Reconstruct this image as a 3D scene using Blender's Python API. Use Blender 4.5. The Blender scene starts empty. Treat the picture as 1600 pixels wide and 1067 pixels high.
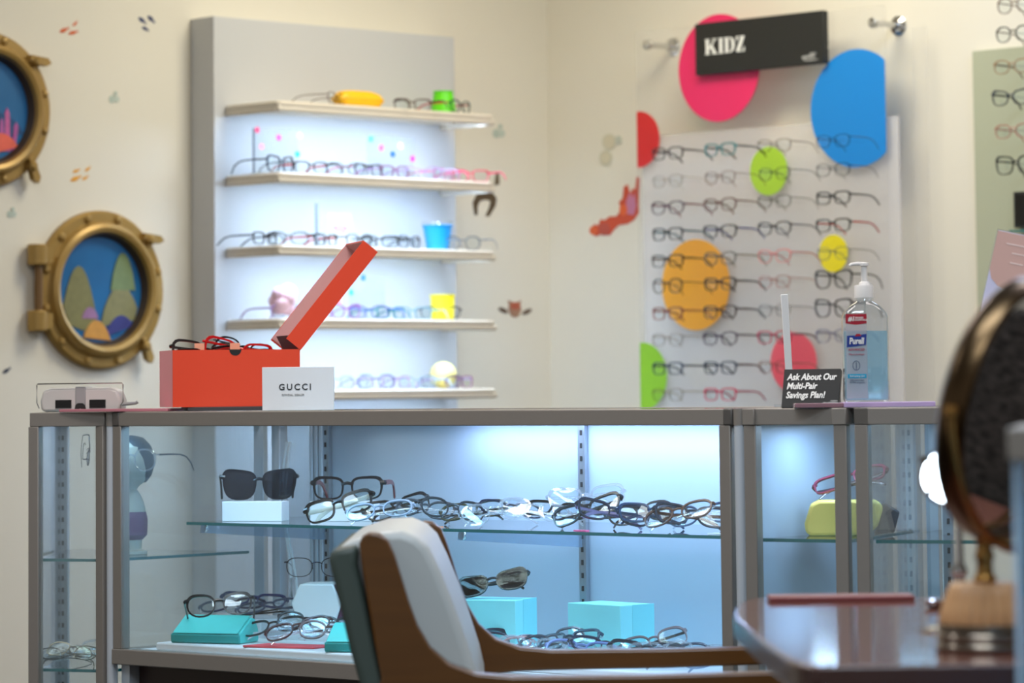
import bpy, math, random
from mathutils import Vector, Matrix, Euler
random.seed(7)
S = bpy.context.scene
COL = S.collection
R = math.radians

# ------------------------------------------------------------------ camera, world, lights, exposure
F = 5400.0; PITCH = 0.08; ROLL = 0.011; CZ = 1.007; HORIZON = 608.0
SHIFT = (HORIZON - 533.5 - F * math.tan(PITCH)) / 1600.0
cd = bpy.data.cameras.new('camera'); cam = bpy.data.objects.new('camera', cd); COL.objects.link(cam)
cd.sensor_width = 36.0; cd.lens = F * 36 / 1600; cd.shift_y = SHIFT
cd.clip_end = 100; cd.clip_start = 0.05
CROT = Matrix.Rotation(math.pi / 2 + PITCH, 3, 'X') @ Matrix.Rotation(-ROLL, 3, 'Z')
cam.location = (0, 0, CZ); cam.rotation_euler = CROT.to_euler()
cd.dof.use_dof = True; cd.dof.focus_distance = 6.55; cd.dof.aperture_fstop = 5.6
S.camera = cam
S.view_settings.view_transform = 'Standard'; S.view_settings.look = 'None'
S.view_settings.exposure = 0.0; S.view_settings.gamma = 1.0; S.view_settings.use_curve_mapping = False
S.cycles.transparent_max_bounces = 40
S.cycles.max_bounces = 10
w = bpy.data.worlds.new('world'); S.world = w; w.use_nodes = True
w.node_tree.nodes['Background'].inputs[0].default_value = (1.0, 0.97, 0.93, 1)
w.node_tree.nodes['Background'].inputs[1].default_value = 0.38

def lamp(x, y, z, sx, sy, e, c=(1.0, 0.955, 0.885)):
    l = bpy.data.lights.new('unseen_ceiling_lamp', 'AREA'); l.shape = 'RECTANGLE'; l.size = sx; l.size_y = sy
    l.energy = e; l.color = c
    o = bpy.data.objects.new('unseen_ceiling_lamp', l); COL.objects.link(o); o.location = (x, y, z)
    return o
# added unseen ceiling lights fitted to the room tones: position, watts as red green blue
for x, y, c in ((-2.2, 8.4, (10, 10.2, 9.4)), (0.25, 9.7, (38, 35, 27)), (-0.7, 6.0, (42, 38, 36)), (1.5, 5.4, (23, 21, 21)), (0.2, 3.2, (36, 42, 48)), (-2.4, 4.4, (20, 21, 22)), (3.6, 4.6, (13, 13, 14)), (1.5, 8.7, (22, 27, 37)), (0.0, 2.0, (29, 33, 36))):
    lamp(x, y, 2.93, 1.2, 0.6, max(c), tuple(v / max(c) for v in c))
LED = 29.0      # radiance of the cool led strips
# ------------------------------------------------------------------ pixel rays of the photograph
CY = 533.5 + 1600 * SHIFT
def ray(px, py):
    return (CROT @ Vector(((px - 800) / F, -(py - CY) / F, -1))).normalized()
CO = Vector((0, 0, CZ))
def at(px, py, Y):
    d = ray(px, py); return CO + d * (Y / d.y)
def onz(px, py, z):
    d = ray(px, py); return CO + d * ((z - CZ) / d.z)
class Fr:
    """a wall or case frame: x along it to the right, y into it, z up"""
    def __init__(s, x, y, deg):
        s.o = Vector((x, y, 0)); s.deg = deg; s.a = R(deg)
        s.ux = Vector((math.cos(s.a), math.sin(s.a), 0)); s.uy = Vector((-math.sin(s.a), math.cos(s.a), 0))
    def hit(s, px, py, v=0.0):
        d = ray(px, py); t = ((s.o + s.uy * v - CO).dot(s.uy)) / d.dot(s.uy); p = CO + d * t
        return (p - s.o).dot(s.ux), p.z
    def w(s, x, y, z=0.0):
        return s.o + s.ux * x + s.uy * y + Vector((0, 0, z))

# ------------------------------------------------------------------ materials
def lin(c):
    return tuple(((v / 255) / 12.92 if v / 255 <= 0.04045 else ((v / 255 + 0.055) / 1.055) ** 2.4) for v in c) + (1.0,)
MC = {}
def mat(name, rgb, rough=0.5, metal=0.0, var=0.0, scale=40.0, bump=0.0, spec=0.5, sub=0.0, trans=0.0):
    if name in MC: return MC[name]
    m = bpy.data.materials.new(name); m.use_nodes = True; nt = m.node_tree
    b = nt.nodes['Principled BSDF']; c = lin(rgb)
    b.inputs['Base Color'].default_value = c; b.inputs['Roughness'].default_value = rough
    b.inputs['Metallic'].default_value = metal; b.inputs['Specular IOR Level'].default_value = spec
    if var or bump:
        tc = nt.nodes.new('ShaderNodeTexCoord'); n = nt.nodes.new('ShaderNodeTexNoise'); n.inputs['Scale'].default_value = scale
        n.inputs['Detail'].default_value = 4
        nt.links.new(tc.outputs['Object'], n.inputs['Vector'])
        if var:
            mx = nt.nodes.new('ShaderNodeMix'); mx.data_type = 'RGBA'
            mx.inputs[6].default_value = tuple(v * (1 - var) for v in c[:3]) + (1,)
            mx.inputs[7].default_value = tuple(min(1, v * (1 + var)) for v in c[:3]) + (1,)
            nt.links.new(n.outputs['Fac'], mx.inputs[0]); nt.links.new(mx.outputs[2], b.inputs['Base Color'])
        if bump:
            bp = nt.nodes.new('ShaderNodeBump'); bp.inputs['Strength'].default_value = bump; bp.inputs['Distance'].default_value = 0.002
            nt.links.new(n.outputs['Fac'], bp.inputs['Height']); nt.links.new(bp.outputs['Normal'], b.inputs['Normal'])
    MC[name] = m; return m
def wood(name, c1, c2, scale=(3, 40, 40), rough=0.35):
    if name in MC: return MC[name]
    m = bpy.data.materials.new(name); m.use_nodes = True; nt = m.node_tree; b = nt.nodes['Principled BSDF']
    tc = nt.nodes.new('ShaderNodeTexCoord'); mp = nt.nodes.new('ShaderNodeMapping'); mp.inputs['Scale'].default_value = scale
    n = nt.nodes.new('ShaderNodeTexNoise'); n.inputs['Scale'].default_value = 1.0; n.inputs['Detail'].default_value = 6; n.inputs['Distortion'].default_value = 0.6
    mx = nt.nodes.new('ShaderNodeMix'); mx.data_type = 'RGBA'; mx.inputs[6].default_value = lin(c1); mx.inputs[7].default_value = lin(c2)
    nt.links.new(tc.outputs['Object'], mp.inputs[0]); nt.links.new(mp.outputs[0], n.inputs['Vector'])
    nt.links.new(n.outputs['Fac'], mx.inputs[0]); nt.links.new(mx.outputs[2], b.inputs['Base Color'])
    b.inputs['Roughness'].default_value = rough
    MC[name] = m; return m
def glass(name, tint=(1, 1, 1), gloss=1.0, rough=0.02, milk=0.0, milkc=(255, 255, 255), f0=0.04):
    """clear sheet: transparent plus mirror by Fresnel, with an optional milky diffuse share"""
    if name in MC: return MC[name]
    m = bpy.data.materials.new(name); m.use_nodes = True; nt = m.node_tree; nt.nodes.clear()
    out = nt.nodes.new('ShaderNodeOutputMaterial'); t = nt.nodes.new('ShaderNodeBsdfTransparent'); t.inputs[0].default_value = tuple(tint) + (1,)
    g = nt.nodes.new('ShaderNodeBsdfGlossy'); g.inputs['Roughness'].default_value = rough
    fr = nt.nodes.new('ShaderNodeLayerWeight'); fr.inputs['Blend'].default_value = 0.5
    pw = nt.nodes.new('ShaderNodeMath'); pw.operation = 'POWER'; pw.inputs[1].default_value = 5.0
    nt.links.new(fr.outputs['Facing'], pw.inputs[0])
    mu = nt.nodes.new('ShaderNodeMath'); mu.operation = 'MULTIPLY_ADD'; mu.use_clamp = True
    mu.inputs[1].default_value = gloss * (1 - f0); mu.inputs[2].default_value = gloss * f0
    nt.links.new(pw.outputs[0], mu.inputs[0])
    src = t.outputs[0]
    if milk:
        d = nt.nodes.new('ShaderNodeBsdfDiffuse'); d.inputs[0].default_value = lin(milkc)
        tl = nt.nodes.new('ShaderNodeBsdfTranslucent'); tl.inputs[0].default_value = lin(milkc)
        ms = nt.nodes.new('ShaderNodeMixShader'); ms.inputs[0].default_value = 0.4
        nt.links.new(d.outputs[0], ms.inputs[1]); nt.links.new(tl.outputs[0], ms.inputs[2])
        m2 = nt.nodes.new('ShaderNodeMixShader'); m2.inputs[0].default_value = milk
        nt.links.new(t.outputs[0], m2.inputs[1]); nt.links.new(ms.outputs[0], m2.inputs[2]); src = m2.outputs[0]
    mx = nt.nodes.new('ShaderNodeMixShader'); nt.links.new(mu.outputs[0], mx.inputs[0])
    nt.links.new(src, mx.inputs[1]); nt.links.new(g.outputs[0], mx.inputs[2]); nt.links.new(mx.outputs[0], out.inputs[0])
    MC[name] = m; return m
def emit(name, rgb, strength):
    if name in MC: return MC[name]
    m = bpy.data.materials.new(name); m.use_nodes = True; nt = m.node_tree; nt.nodes.clear()
    out = nt.nodes.new('ShaderNodeOutputMaterial'); e = nt.nodes.new('ShaderNodeEmission')
    e.inputs[0].default_value = tuple(rgb) + (1,); e.inputs[1].default_value = strength
    nt.links.new(e.outputs[0], out.inputs[0]); MC[name] = m; return m
def carpet():
    m = bpy.data.materials.new('carpet'); m.use_nodes = True; nt = m.node_tree; b = nt.nodes['Principled BSDF']
    tc = nt.nodes.new('ShaderNodeTexCoord'); mp = nt.nodes.new('ShaderNodeMapping'); mp.inputs['Scale'].default_value = (14, 5, 14)
    n = nt.nodes.new('ShaderNodeTexNoise'); n.inputs['Scale'].default_value = 1.6; n.inputs['Detail'].default_value = 8; n.inputs['Roughness'].default_value = 0.75
    rp = nt.nodes.new('ShaderNodeValToRGB'); rp.color_ramp.elements[0].position = 0.38; rp.color_ramp.elements[0].color = lin((16, 15, 15))
    rp.color_ramp.elements[1].position = 0.68; rp.color_ramp.elements[1].color = lin((84, 78, 74))
    nt.links.new(tc.outputs['Object'], mp.inputs[0]); nt.links.new(mp.outputs[0], n.inputs['Vector']); nt.links.new(n.outputs['Fac'], rp.inputs[0])
    nt.links.new(rp.outputs[0], b.inputs['Base Color']); b.inputs['Roughness'].default_value = 1.0
    b.inputs['Specular IOR Level'].default_value = 0.05
    return m

M_wall = mat('wall_paint', (222, 216, 201), 0.75, var=0.02, scale=3)
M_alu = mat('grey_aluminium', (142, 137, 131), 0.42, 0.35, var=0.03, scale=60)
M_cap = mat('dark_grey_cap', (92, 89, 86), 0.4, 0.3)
M_alul = mat('pale_lit_aluminium', (200, 210, 220), 0.3, 0.3)  # pale metal, its bluish brightness partly painted-in case light
M_glass = glass('pane_glass', (0.95, 0.975, 0.985), 1.1)
M_hazy = glass('reflection_haze_glass', (0.90, 0.95, 0.98), 1.1, .04, milk=.42, milkc=(186, 208, 226))  # milky blue share stands for reflections in the stacked panes
M_shelfg = glass('shelf_glass', (0.86, 0.955, 0.95), 1.2, milk=0.05, milkc=(200, 230, 230))
M_edge = mat('green_glass_edge', (24, 112, 112), 0.15, spec=0.8)
M_topg = glass('top_glass', (0.9, 0.95, 0.95), 1.2)
M_frost = mat('frosted_panel', (172, 188, 204), 0.45, var=0.03, scale=2)
M_deck = mat('white_deck', (225, 230, 232), 0.5)
M_darkwood = wood('dark_wood', (30, 14, 10), (52, 26, 18))
M_slot = mat('slot_black', (20, 22, 24), 0.6)
M_std = mat('steel_standard', (168, 176, 184), 0.3, 0.75)
M_ledr = emit('cool_led_bright', (0.52, 0.66, 1.0), LED * 1.9)
M_led = emit('cool_led', (0.34, 0.68, 1.0), LED)
M_white = mat('white_laminate', (232, 230, 226), 0.45)
M_cream = mat('cream_shelf', (214, 205, 190), 0.4)
M_black = mat('black_board', (24, 25, 24), 0.45)
M_lett = mat('white_lettering', (240, 240, 236), 0.6)
M_dark = mat('dark_lettering', (40, 46, 52), 0.6)
M_acr = glass('clear_acrylic', (0.93, 0.95, 0.96), 1.6, milk=0.06)
M_chrome = mat('chrome', (205, 205, 205), 0.12, 1.0)
M_brass = mat('antique_brass', (150, 112, 62), 0.25, 1.0)

# ------------------------------------------------------------------ mesh builder
def circ(r, n, c=(0, 0), a0=0.0):
    return [(c[0] + r * math.cos(a0 + 2 * math.pi * i / n), c[1] + r * math.sin(a0 + 2 * math.pi * i / n)) for i in range(n)]
def rrect(x0, x1, y0, y1, r, n=5):
    out = []
    for cx, cy, a in ((x1 - r, y1 - r, 0), (x0 + r, y1 - r, 90), (x0 + r, y0 + r, 180), (x1 - r, y0 + r, 270)):
        for i in range(n + 1):
            t = R(a + 90 * i / n); out.append((cx + r * math.cos(t), cy + r * math.sin(t)))
    return out
class MB:
    def __init__(s): s.v = []; s.f = []; s.m = []
    def add(s, vs, fs, mi=0):
        b = len(s.v); s.v += [tuple(p) for p in vs]
        for f in fs: s.f.append([b + i for i in f]); s.m.append(mi)
        return s
    def box(s, x0, x1, y0, y1, z0, z1, mi=0, M=None):
        vs = [Vector((x, y, z)) for z in (z0, z1) for x, y in ((x0, y0), (x1, y0), (x1, y1), (x0, y1))]
        if M: vs = [M @ p for p in vs]
        return s.add(vs, [(3, 2, 1, 0), (4, 5, 6, 7), (0, 1, 5, 4), (1, 2, 6, 5), (2, 3, 7, 6), (3, 0, 4, 7)], mi)
    def prism(s, poly, a, b, axis='z', mi=0, M=None):
        n = len(poly)
        f = {'z': lambda p, h: (p[0], p[1], h), 'y': lambda p, h: (p[0], h, p[1]), 'x': lambda p, h: (h, p[0], p[1])}[axis]
        vs = [Vector(f(p, a)) for p in poly] + [Vector(f(p, b)) for p in poly]
        if M: vs = [M @ p for p in vs]
        return s.add(vs, [list(range(n))[::-1], list(range(n, 2 * n))] + [(i, (i + 1) % n, n + (i + 1) % n, n + i) for i in range(n)], mi)
    def loft(s, rings, mi=0, closed=True, caps=True):
        n = len(rings[0]); vs = [p for r in rings for p in r]; fs = []
        for k in range(len(rings) - 1):
            for i in range(n if closed else n - 1):
                j = (i + 1) % n; fs.append((k * n + i, k * n + j, (k + 1) * n + j, (k + 1) * n + i))
        if caps: fs += [list(range(n))[::-1], list(range((len(rings) - 1) * n, len(rings) * n))]
        return s.add(vs, fs, mi)
    def lathe(s, prof, n=24, mi=0, M=None, caps=True):
        rings = [[Vector((r * math.cos(2 * math.pi * i / n), r * math.sin(2 * math.pi * i / n), z)) for i in range(n)] for r, z in prof]
        if M: rings = [[M @ p for p in r] for r in rings]
        return s.loft(rings, mi, True, caps)
    def tube(s, pts, r, n=8, closed=False, mi=0, flat=None):
        pts = [Vector(p) for p in pts]; k = len(pts); rings = []
        rr = r if isinstance(r, (list, tuple)) else [r] * k
        up = Vector((0, 0, 1))
        for i, p in enumerate(pts):
            a = pts[(i - 1) % k] if (closed or i > 0) else p; b = pts[(i + 1) % k] if (closed or i < k - 1) else p
            d = (b - a).normalized(); sd = d.cross(up)
            if sd.length < 1e-3: sd = d.cross(Vector((1, 0, 0)))
            sd.normalize(); u2 = sd.cross(d).normalized()
            rx, rz = (rr[i], rr[i]) if flat is None else (flat[0], flat[1])
            rings.append([p + sd * (rx * math.cos(2 * math.pi * j / n)) + u2 * (rz * math.sin(2 * math.pi * j / n)) for j in range(n)])
        if closed: rings.append(rings[0])
        return s.loft(rings, mi, True, not closed)
    def mesh(s, name, mats, smooth=35):
        me = bpy.data.meshes.new(name); me.from_pydata(s.v, [], s.f)
        for m in (mats if isinstance(mats, (list, tuple)) else [mats]): me.materials.append(m)
        for p, mi in zip(me.polygons, s.m): p.material_index = mi
        if smooth:
            for p in me.polygons: p.use_smooth = True
            me.set_sharp_from_angle(angle=R(smooth))
        me.update(); return me
    def build(s, name, mats, parent=None, bevel=0.0, smooth=35, seg=2):
        o = bpy.data.objects.new(name, s.mesh(name, mats, smooth)); COL.objects.link(o)
        if parent: o.parent = parent
        if bevel:
            b = o.modifiers.new('bevel', 'BEVEL'); b.width = bevel; b.segments = seg; b.limit_method = 'ANGLE'; b.angle_limit = R(40)
        return o
def tag(o, label=None, cat=None, group=None, kind=None):
    for k, v in (('label', label), ('category', cat), ('group', group), ('kind', kind)):
        if v: o[k] = v
    return o
def thing(name, loc, label, cat, rot=0, group=None):
    o = bpy.data.objects.new(name, None); COL.objects.link(o); o.empty_display_size = 0.05
    o.location = loc; o.rotation_euler = rot if isinstance(rot, Euler) else (0, 0, R(rot))
    return tag(o, label, cat, group)
def text(body, size, m, parent, loc, rot, name='lettering', shear=0.0, space=1.0, off=0.0, ext=0.0004, align='CENTER', sx=1.0, line=1.0):
    c = bpy.data.curves.new('t', 'FONT'); c.body = body; c.size = size; c.shear = shear; c.space_character = space
    c.offset = off; c.extrude = ext; c.align_x = align; c.align_y = 'CENTER'; c.resolution_u = 3; c.space_line = line
    t = bpy.data.objects.new('t', c); COL.objects.link(t); bpy.context.view_layer.update()
    me = bpy.data.meshes.new_from_object(t.evaluated_get(bpy.context.evaluated_depsgraph_get()))
    bpy.data.objects.remove(t); bpy.data.curves.remove(c)
    me.materials.clear(); me.materials.append(m)
    if sx != 1.0:
        for v in me.vertices: v.co.x *= sx
    o = bpy.data.objects.new(name, me); COL.objects.link(o); o.parent = parent; o.location = loc; o.rotation_euler = rot
    return o
UP = (math.pi / 2, 0, 0)      # lettering standing up and facing -y

# ------------------------------------------------------------------ the room
YC = 11.5; XC = (856 - 800) / F * YC
LW = Fr(XC, YC, 45); RW = Fr(XC, YC, -45)      # left wall (x runs right towards the corner), right wall
def struct(name, mb, m, **k): return tag(mb.build(name, m, None, **k), kind='structure')
H = 3.0; LL = 8.0; RL = 8.0
struct('wall_left', MB().box(-LL, 0.0, 0, 0.12, 0, H), M_wall, smooth=0).matrix_world = Matrix.Translation(LW.o) @ Matrix.Rotation(LW.a, 4, 'Z')
struct('wall_right', MB().box(0.0, RL, 0, 0.12, 0, H), M_wall, smooth=0).matrix_world = Matrix.Translation(RW.o) @ Matrix.Rotation(RW.a, 4, 'Z')
pl = LW.w(-LL, 0); pr = RW.w(RL, 0)
fp = [(pl.x, pl.y), (pl.x, -0.5), (pr.x, -0.5), (pr.x, pr.y), (XC, YC)]
struct('floor', MB().prism(fp, -0.05, 0.0), carpet(), smooth=0)
struct('ceiling', MB().prism(fp, H, H + 0.05), mat('ceiling_paint', (232, 228, 218), 0.8), smooth=0)

# ------------------------------------------------------------------ eyeglasses
NS = 22
def outline(k, grow=0.0):
    a, b, n, tap, lift = k['a'], k['b'], k['n'], k['tap'], k['lift']
    sw = k.get('sw', .8)
    out = []
    for i in range(NS):
        t = 2 * math.pi * i / NS; c, sn = math.cos(t), math.sin(t)
        x = a * math.copysign(abs(c) ** (2 / n), c); z = b * math.copysign(abs(sn) ** (2 / n), sn)
        g = grow * (1 + sw * (.55 * max(0, sn) + .75 * max(0, c) * max(0, sn + .25)))
        x += g * c; z += g * sn
        x *= 1 + tap * z / b
        z += lift * max(0.0, x / a) * max(0.0, 0.3 + z / b)
        out.append((x, z))
    return out
KINDS = {
 'rect': dict(a=.0255, b=.0165, n=3.6, tap=.06, lift=.000, rw=.0028, t=.0038, th=.0056, br=.016),
 'square': dict(a=.0290, b=.0235, n=3.0, tap=.09, lift=.003, rw=.0030, t=.0040, th=.0052, br=.017),
 'round': dict(a=.0240, b=.0205, n=2.3, tap=.03, lift=.000, rw=.0025, t=.0034, th=.0036, br=.018),
 'oval': dict(a=.0265, b=.0180, n=2.4, tap=.05, lift=.001, rw=.0024, t=.0036, th=.0050, br=.016),
 'cat': dict(a=.0270, b=.0190, n=2.6, tap=.08, lift=.005, rw=.0027, t=.0040, th=.0062, br=.016),
 'butterfly': dict(a=.0290, b=.0250, n=2.9, tap=.11, lift=.004, rw=.0032, t=.0044, th=.0080, br=.012),
 'bold': dict(a=.0260, b=.0195, n=2.3, tap=.05, lift=.002, rw=.0034, t=.0044, th=.0070, br=.015),
 'boldrect': dict(a=.0270, b=.0185, n=3.2, tap=.06, lift=.001, rw=.0036, t=.0046, th=.0090, br=.015),
 'wire': dict(sw=.25, a=.0255, b=.0180, n=2.6, tap=.05, lift=.001, rw=.0015, t=.0020, th=.0026, br=.018),
}
def wrap(x): return 1.0 * x * x
GM = {}
def gmesh(kind, fold):
    if (kind, fold) in GM: return GM[kind, fold]
    k = KINDS[kind]; cx = k['br'] / 2 + k['a'] + k['rw']
    fb = MB(); lb = {}
    for s in (1, -1):
        inn, ou = outline(k), outline(k, k['rw']); q = []
        for (xi, zi), (xo, zo) in zip(inn, ou):
            a = s * (cx + xi); b = s * (cx + xo); t = k['t'] / 2
            q.append([(a, wrap(a) - t, zi), (b, wrap(b) - t, zo), (b, wrap(b) + t, zo), (a, wrap(a) + t, zi)])
        fb.loft(q + [q[0]], closed=True, caps=False)
        L = MB(); vs = []; n = NS
        for dy in (-.0008, .0008):
            vs.append((s * cx, wrap(cx) + dy - 0.0012, 0)); vs += [(s * (cx + x), wrap(cx + x) + dy, z) for x, z in inn]
        fs = [(0, 1 + i, 1 + (i + 1) % n) for i in range(n)] + [(n + 1, n + 2 + (i + 1) % n, n + 2 + i) for i in range(n)]
        L.add(vs, fs); lb[s] = L
        xo = cx + k['a'] + k['rw'] * .5; zt = k['b'] * .55 + k['lift'] * .7
        fb.tube([(s * (xo - .003), wrap(xo), zt), (s * (xo + .003), wrap(xo) + .001, zt + .0005), (s * (xo + .005), wrap(xo) + .006, zt)], k['th'] * .6, 6)
    bz = k['b'] * .35
    fb.tube([(x, wrap(x) - .0005, bz + .004 * (1 - (x / .012) ** 2)) for x in (-.0115, -.006, 0, .006, .0115)], max(.0011, k['rw'] * (.62 if kind == 'wire' else .92)), 8)
    if kind == 'wire':
        for s in (1, -1): fb.tube([(s * .009, .001, bz - .002), (s * .010, .006, bz - .006), (s * .009, .008, bz - .010)], .0008, 5)
    tb = {}
    xh = cx + k['a'] + k['rw'] + .004; zt = k['b'] * .55 + k['lift'] * .7; y0 = wrap(xh) + .006
    for s in (1, -1):
        T = MB()
        if fold:
            yy = y0 + (.003 if s > 0 else .008)
            pts = [(s * xh, y0, zt), (s * (xh - .004), yy + .002, zt), (s * (xh - .05), yy + .003, zt - .002), (s * (xh - .095), yy + .003, zt - .005), (s * (xh - .118), yy + .001, zt - .016), (s * (xh - .128), yy, zt - .027)]
        else:
            pts = [(s * xh, y0, zt), (s * xh * 1.01, y0 + .035, zt), (s * xh * 1.0, y0 + .075, zt - .001), (s * xh * .985, y0 + .098, zt - .006), (s * xh * .96, y0 + .118, zt - .019), (s * xh * .94, y0 + .130, -k['b'] - .004)]
        hh = [k['th'] * .62, k['th'] * .6, k['th'] * .5, k['th'] * .5, k['th'] * .55, k['th'] * .4]
        # flat temple: taller than thick
        P = [Vector(p) for p in pts]; rings = []
        for i, p in enumerate(P):
            d = (P[min(i + 1, 5)] - P[max(i - 1, 0)]).normalized(); sd = d.cross(Vector((0, 0, 1))).normalized(); u2 = sd.cross(d)
            tk = max(.0009, k['th'] * .28)
            rings.append([p + sd * (tk * math.cos(a)) + u2 * (hh[i] * math.sin(a)) for a in [2 * math.pi * j / 6 for j in range(6)]])
        T.loft(rings); tb[s] = T
    dm = mat('frame_black', (18, 18, 20), 0.25)
    pts = [Vector(p) for p in fb.v + tb[1].v + tb[-1].v]
    GM[kind, fold] = dict(front=fb.mesh('frame_front', dm), lens={s: lb[s].mesh('lens', dm, 60) for s in (1, -1)},
                          temple={s: tb[s].mesh('temple', dm) for s in (1, -1)}, pts=pts)
    return GM[kind, fold]
def fm(rgb, rough=.22, metal=0.0):
    return mat('frame_%d_%d_%d%s' % (*rgb, '_metal' if metal else ''), rgb, rough, metal)
BLACK = (16, 16, 19); NAVY = (24, 34, 58); BROWN = (74, 44, 30); TORT = (92, 56, 40); GREY = (92, 92, 96); CRYS = 'crystal'
M_crys = glass('crystal_frame', (0.93, 0.94, 0.96), 2.2, 0.05, milk=0.2, milkc=(240, 240, 245), f0=.06)
M_lens = glass('clear_lens', (0.965, 0.985, 0.99), 0.9, 0.015, f0=.05)
M_sun = glass('grey_sun_lens', (0.24, 0.28, 0.33), 1.2, 0.02, f0=.05)
M_sunb = glass('dark_sun_lens', (0.13, 0.125, 0.13), .45, 0.02, f0=.05)
def glasses(loc, label, group=None, kind='oval', col=BLACK, tip=None, rot=(0, 0, 0), fold=False, lens=None, rest=True, sc=1.0, name='eyeglasses', cat='glasses'):
    """loc: the point under the bridge; with rest the lowest point is set on loc.z, else loc is the bridge itself"""
    g = gmesh(kind, fold); e = Euler([R(a) for a in rot], 'XYZ'); M = e.to_matrix()
    loc = Vector(loc)
    if rest: loc = loc - Vector((0, 0, min((M @ p).z for p in g['pts']) * sc))
    r = thing(name, loc, label, cat, e, group); r.scale = (sc, sc, sc)
    m1 = M_crys if col == CRYS else fm(col, .22, 1.0 if kind == 'wire' else 0.0)
    m2 = m1 if tip is None else (M_crys if tip == CRYS else fm(tip))
    for nm, me, m in (('frame_front', g['front'], m1), ('lens', g['lens'][1], lens or M_lens), ('lens', g['lens'][-1], lens or M_lens), ('temple', g['temple'][1], m2), ('temple', g['temple'][-1], m2)):
        o = bpy.data.objects.new(nm, me); COL.objects.link(o); o.parent = r
        o.material_slots[0].link = 'OBJECT'; o.material_slots[0].material = m
    return r
ORD = 'first second third fourth fifth sixth seventh eighth ninth tenth eleventh twelfth thirteenth fourteenth fifteenth sixteenth seventeenth eighteenth nineteenth twentieth'.split()

# ------------------------------------------------------------------ display cases
ZT = .969; ZB = .459
MC_F = Fr(0, 6.35, -42)
uL = MC_F.hit(176, 800)[0]; uR = MC_F.hit(1146, 800)[0]; CDEP = .48
def standard(x, y, z0, z1, parent, m=None, face=-1):
    b = MB().box(x - .009, x + .009, y - .004, y + .004, z0, z1)
    z = z0 + .02
    while z < z1 - .02:
        b.box(x - .0025, x + .0025, y + face * .0055, y + face * .0038, z, z + .010, 1); z += .0254
    return b.build('slotted_standard', [m or M_std, M_slot], parent, smooth=0)

mc = thing('display_case', MC_F.o, 'long grey metal framed glass display case with lit blue interior', 'display case', -42)
RH = .0285; PW = .030
b = MB(); b.box(uL, uR, 0, PW, ZT - RH, ZT); b.box(uL, uR, CDEP - PW, CDEP, ZT - RH, ZT)
b.box(uL, uL + PW, PW, CDEP - PW, ZT - RH, ZT); b.box(uR - PW, uR, PW, CDEP - PW, ZT - RH, ZT)
b.build('top_frame', M_alu, mc, .0015)
b = MB()
for x in (uL - .001, uR - .020): MB().box(x, x + .021, -.0015, .021, ZT - RH - .0005, ZT + .0008).build('corner_cap', M_cap, mc, .003)
MB().box(uL + PW, uR - PW, PW, CDEP - PW, ZT - .007, ZT - .001).build('top_glass', M_topg, mc)
for x, y in ((uL, 0), (uR - PW, 0), (uL, CDEP - PW), (uR - PW, CDEP - PW)):
    MB().box(x, x + PW * .82, y, y + PW * .82, ZB + .031, ZT - RH).build('post', M_alu if y == 0 else M_alul, mc, .0015)  # back posts take the paler metal, case light put into their colour
b = MB(); b.box(uL, uR, -.004, PW, ZB, ZB + .031); b.box(uL, uR, CDEP - PW, CDEP, ZB, ZB + .031)
b.box(uL, uL + PW, PW, CDEP - PW, ZB, ZB + .031); b.box(uR - PW, uR, PW, CDEP - PW, ZB, ZB + .031)
b.build('bottom_frame', M_alu, mc, .002)
MB().box(uL + .02, uR - .02, .006, CDEP - .02, ZB + .016, ZB + .029).build('deck', M_deck, mc)
ZD = ZB + .0295
MB().box(uL + .024, uR - .024, .004, .009, ZD, ZT - RH).build('front_glass', M_glass, mc)
MB().box(uL + .004, uL + .009, .026, CDEP - .026, ZD, ZT - RH).build('side_glass', glass('faint_reflection_glass', (0.94, 0.97, 0.985), 1.1, .03, milk=.07, milkc=(214, 228, 236)), mc)  # faint milky share paints reflected haze into the pane
xs1 = MC_F.hit(512, 760, CDEP - .02)[0]; xs2 = MC_F.hit(912, 760, CDEP - .02)[0]; xs0 = xs1 - (xs2 - xs1)
MB().box(xs1, uR - .03, CDEP - .014, CDEP - .004, ZD, ZT - RH).build('back_panel', M_frost, mc)
MB().box(uL + .03, xs1 - .012, CDEP - .012, CDEP - .007, ZD, ZT - RH).build('back_glass', M_hazy, mc)
MB().box(uR - .012, uR - .004, .026, CDEP - .026, ZD, ZT - RH).build('side_panel', M_frost, mc)
for x in (xs1, xs2): standard(x, CDEP - .022, ZD, ZT - RH, mc)
b = MB()
for x in (xs1 - .045, xs1 - .03, xs1 - .016): b.box(x, x + .009, CDEP - .03, CDEP - .014, ZD, ZT - RH)
b.build('track_profile', M_alul, mc, .001)
for xa_, xb_, ya_, wd_ in ((uL + .06, uR - .035, .036, .026), (xs2 - .30, uR - .05, .385, .026)):
    lh = MB().box(xa_ - .01, xb_ + .01, ya_ - .004, ya_ + wd_ + .004, ZT - RH + .0075, ZT - RH + .016).build('light_housing', M_alu, mc)
    MB().add([(xa_, ya_, ZT - RH + .0065), (xb_, ya_, ZT - RH + .0065), (xb_, ya_ + wd_, ZT - RH + .0065), (xa_, ya_ + wd_, ZT - RH + .0065)], [(3, 2, 1, 0)]).build('light_strip', M_led if ya_ < .1 else M_ledr, lh, smooth=0)
MB().box(uL + .03, uR - .005, .045, CDEP - .02, .09, ZB).build('base_cabinet', M_darkwood, mc)
MB().box(uL + .06, uR - .03, .09, CDEP - .04, 0, .09).build('plinth', M_black, mc)
b = MB(); b.box(uL + .004, uL + .028, .02, .05, 0, ZB); b.build('leg_post', M_alul, mc)
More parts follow.
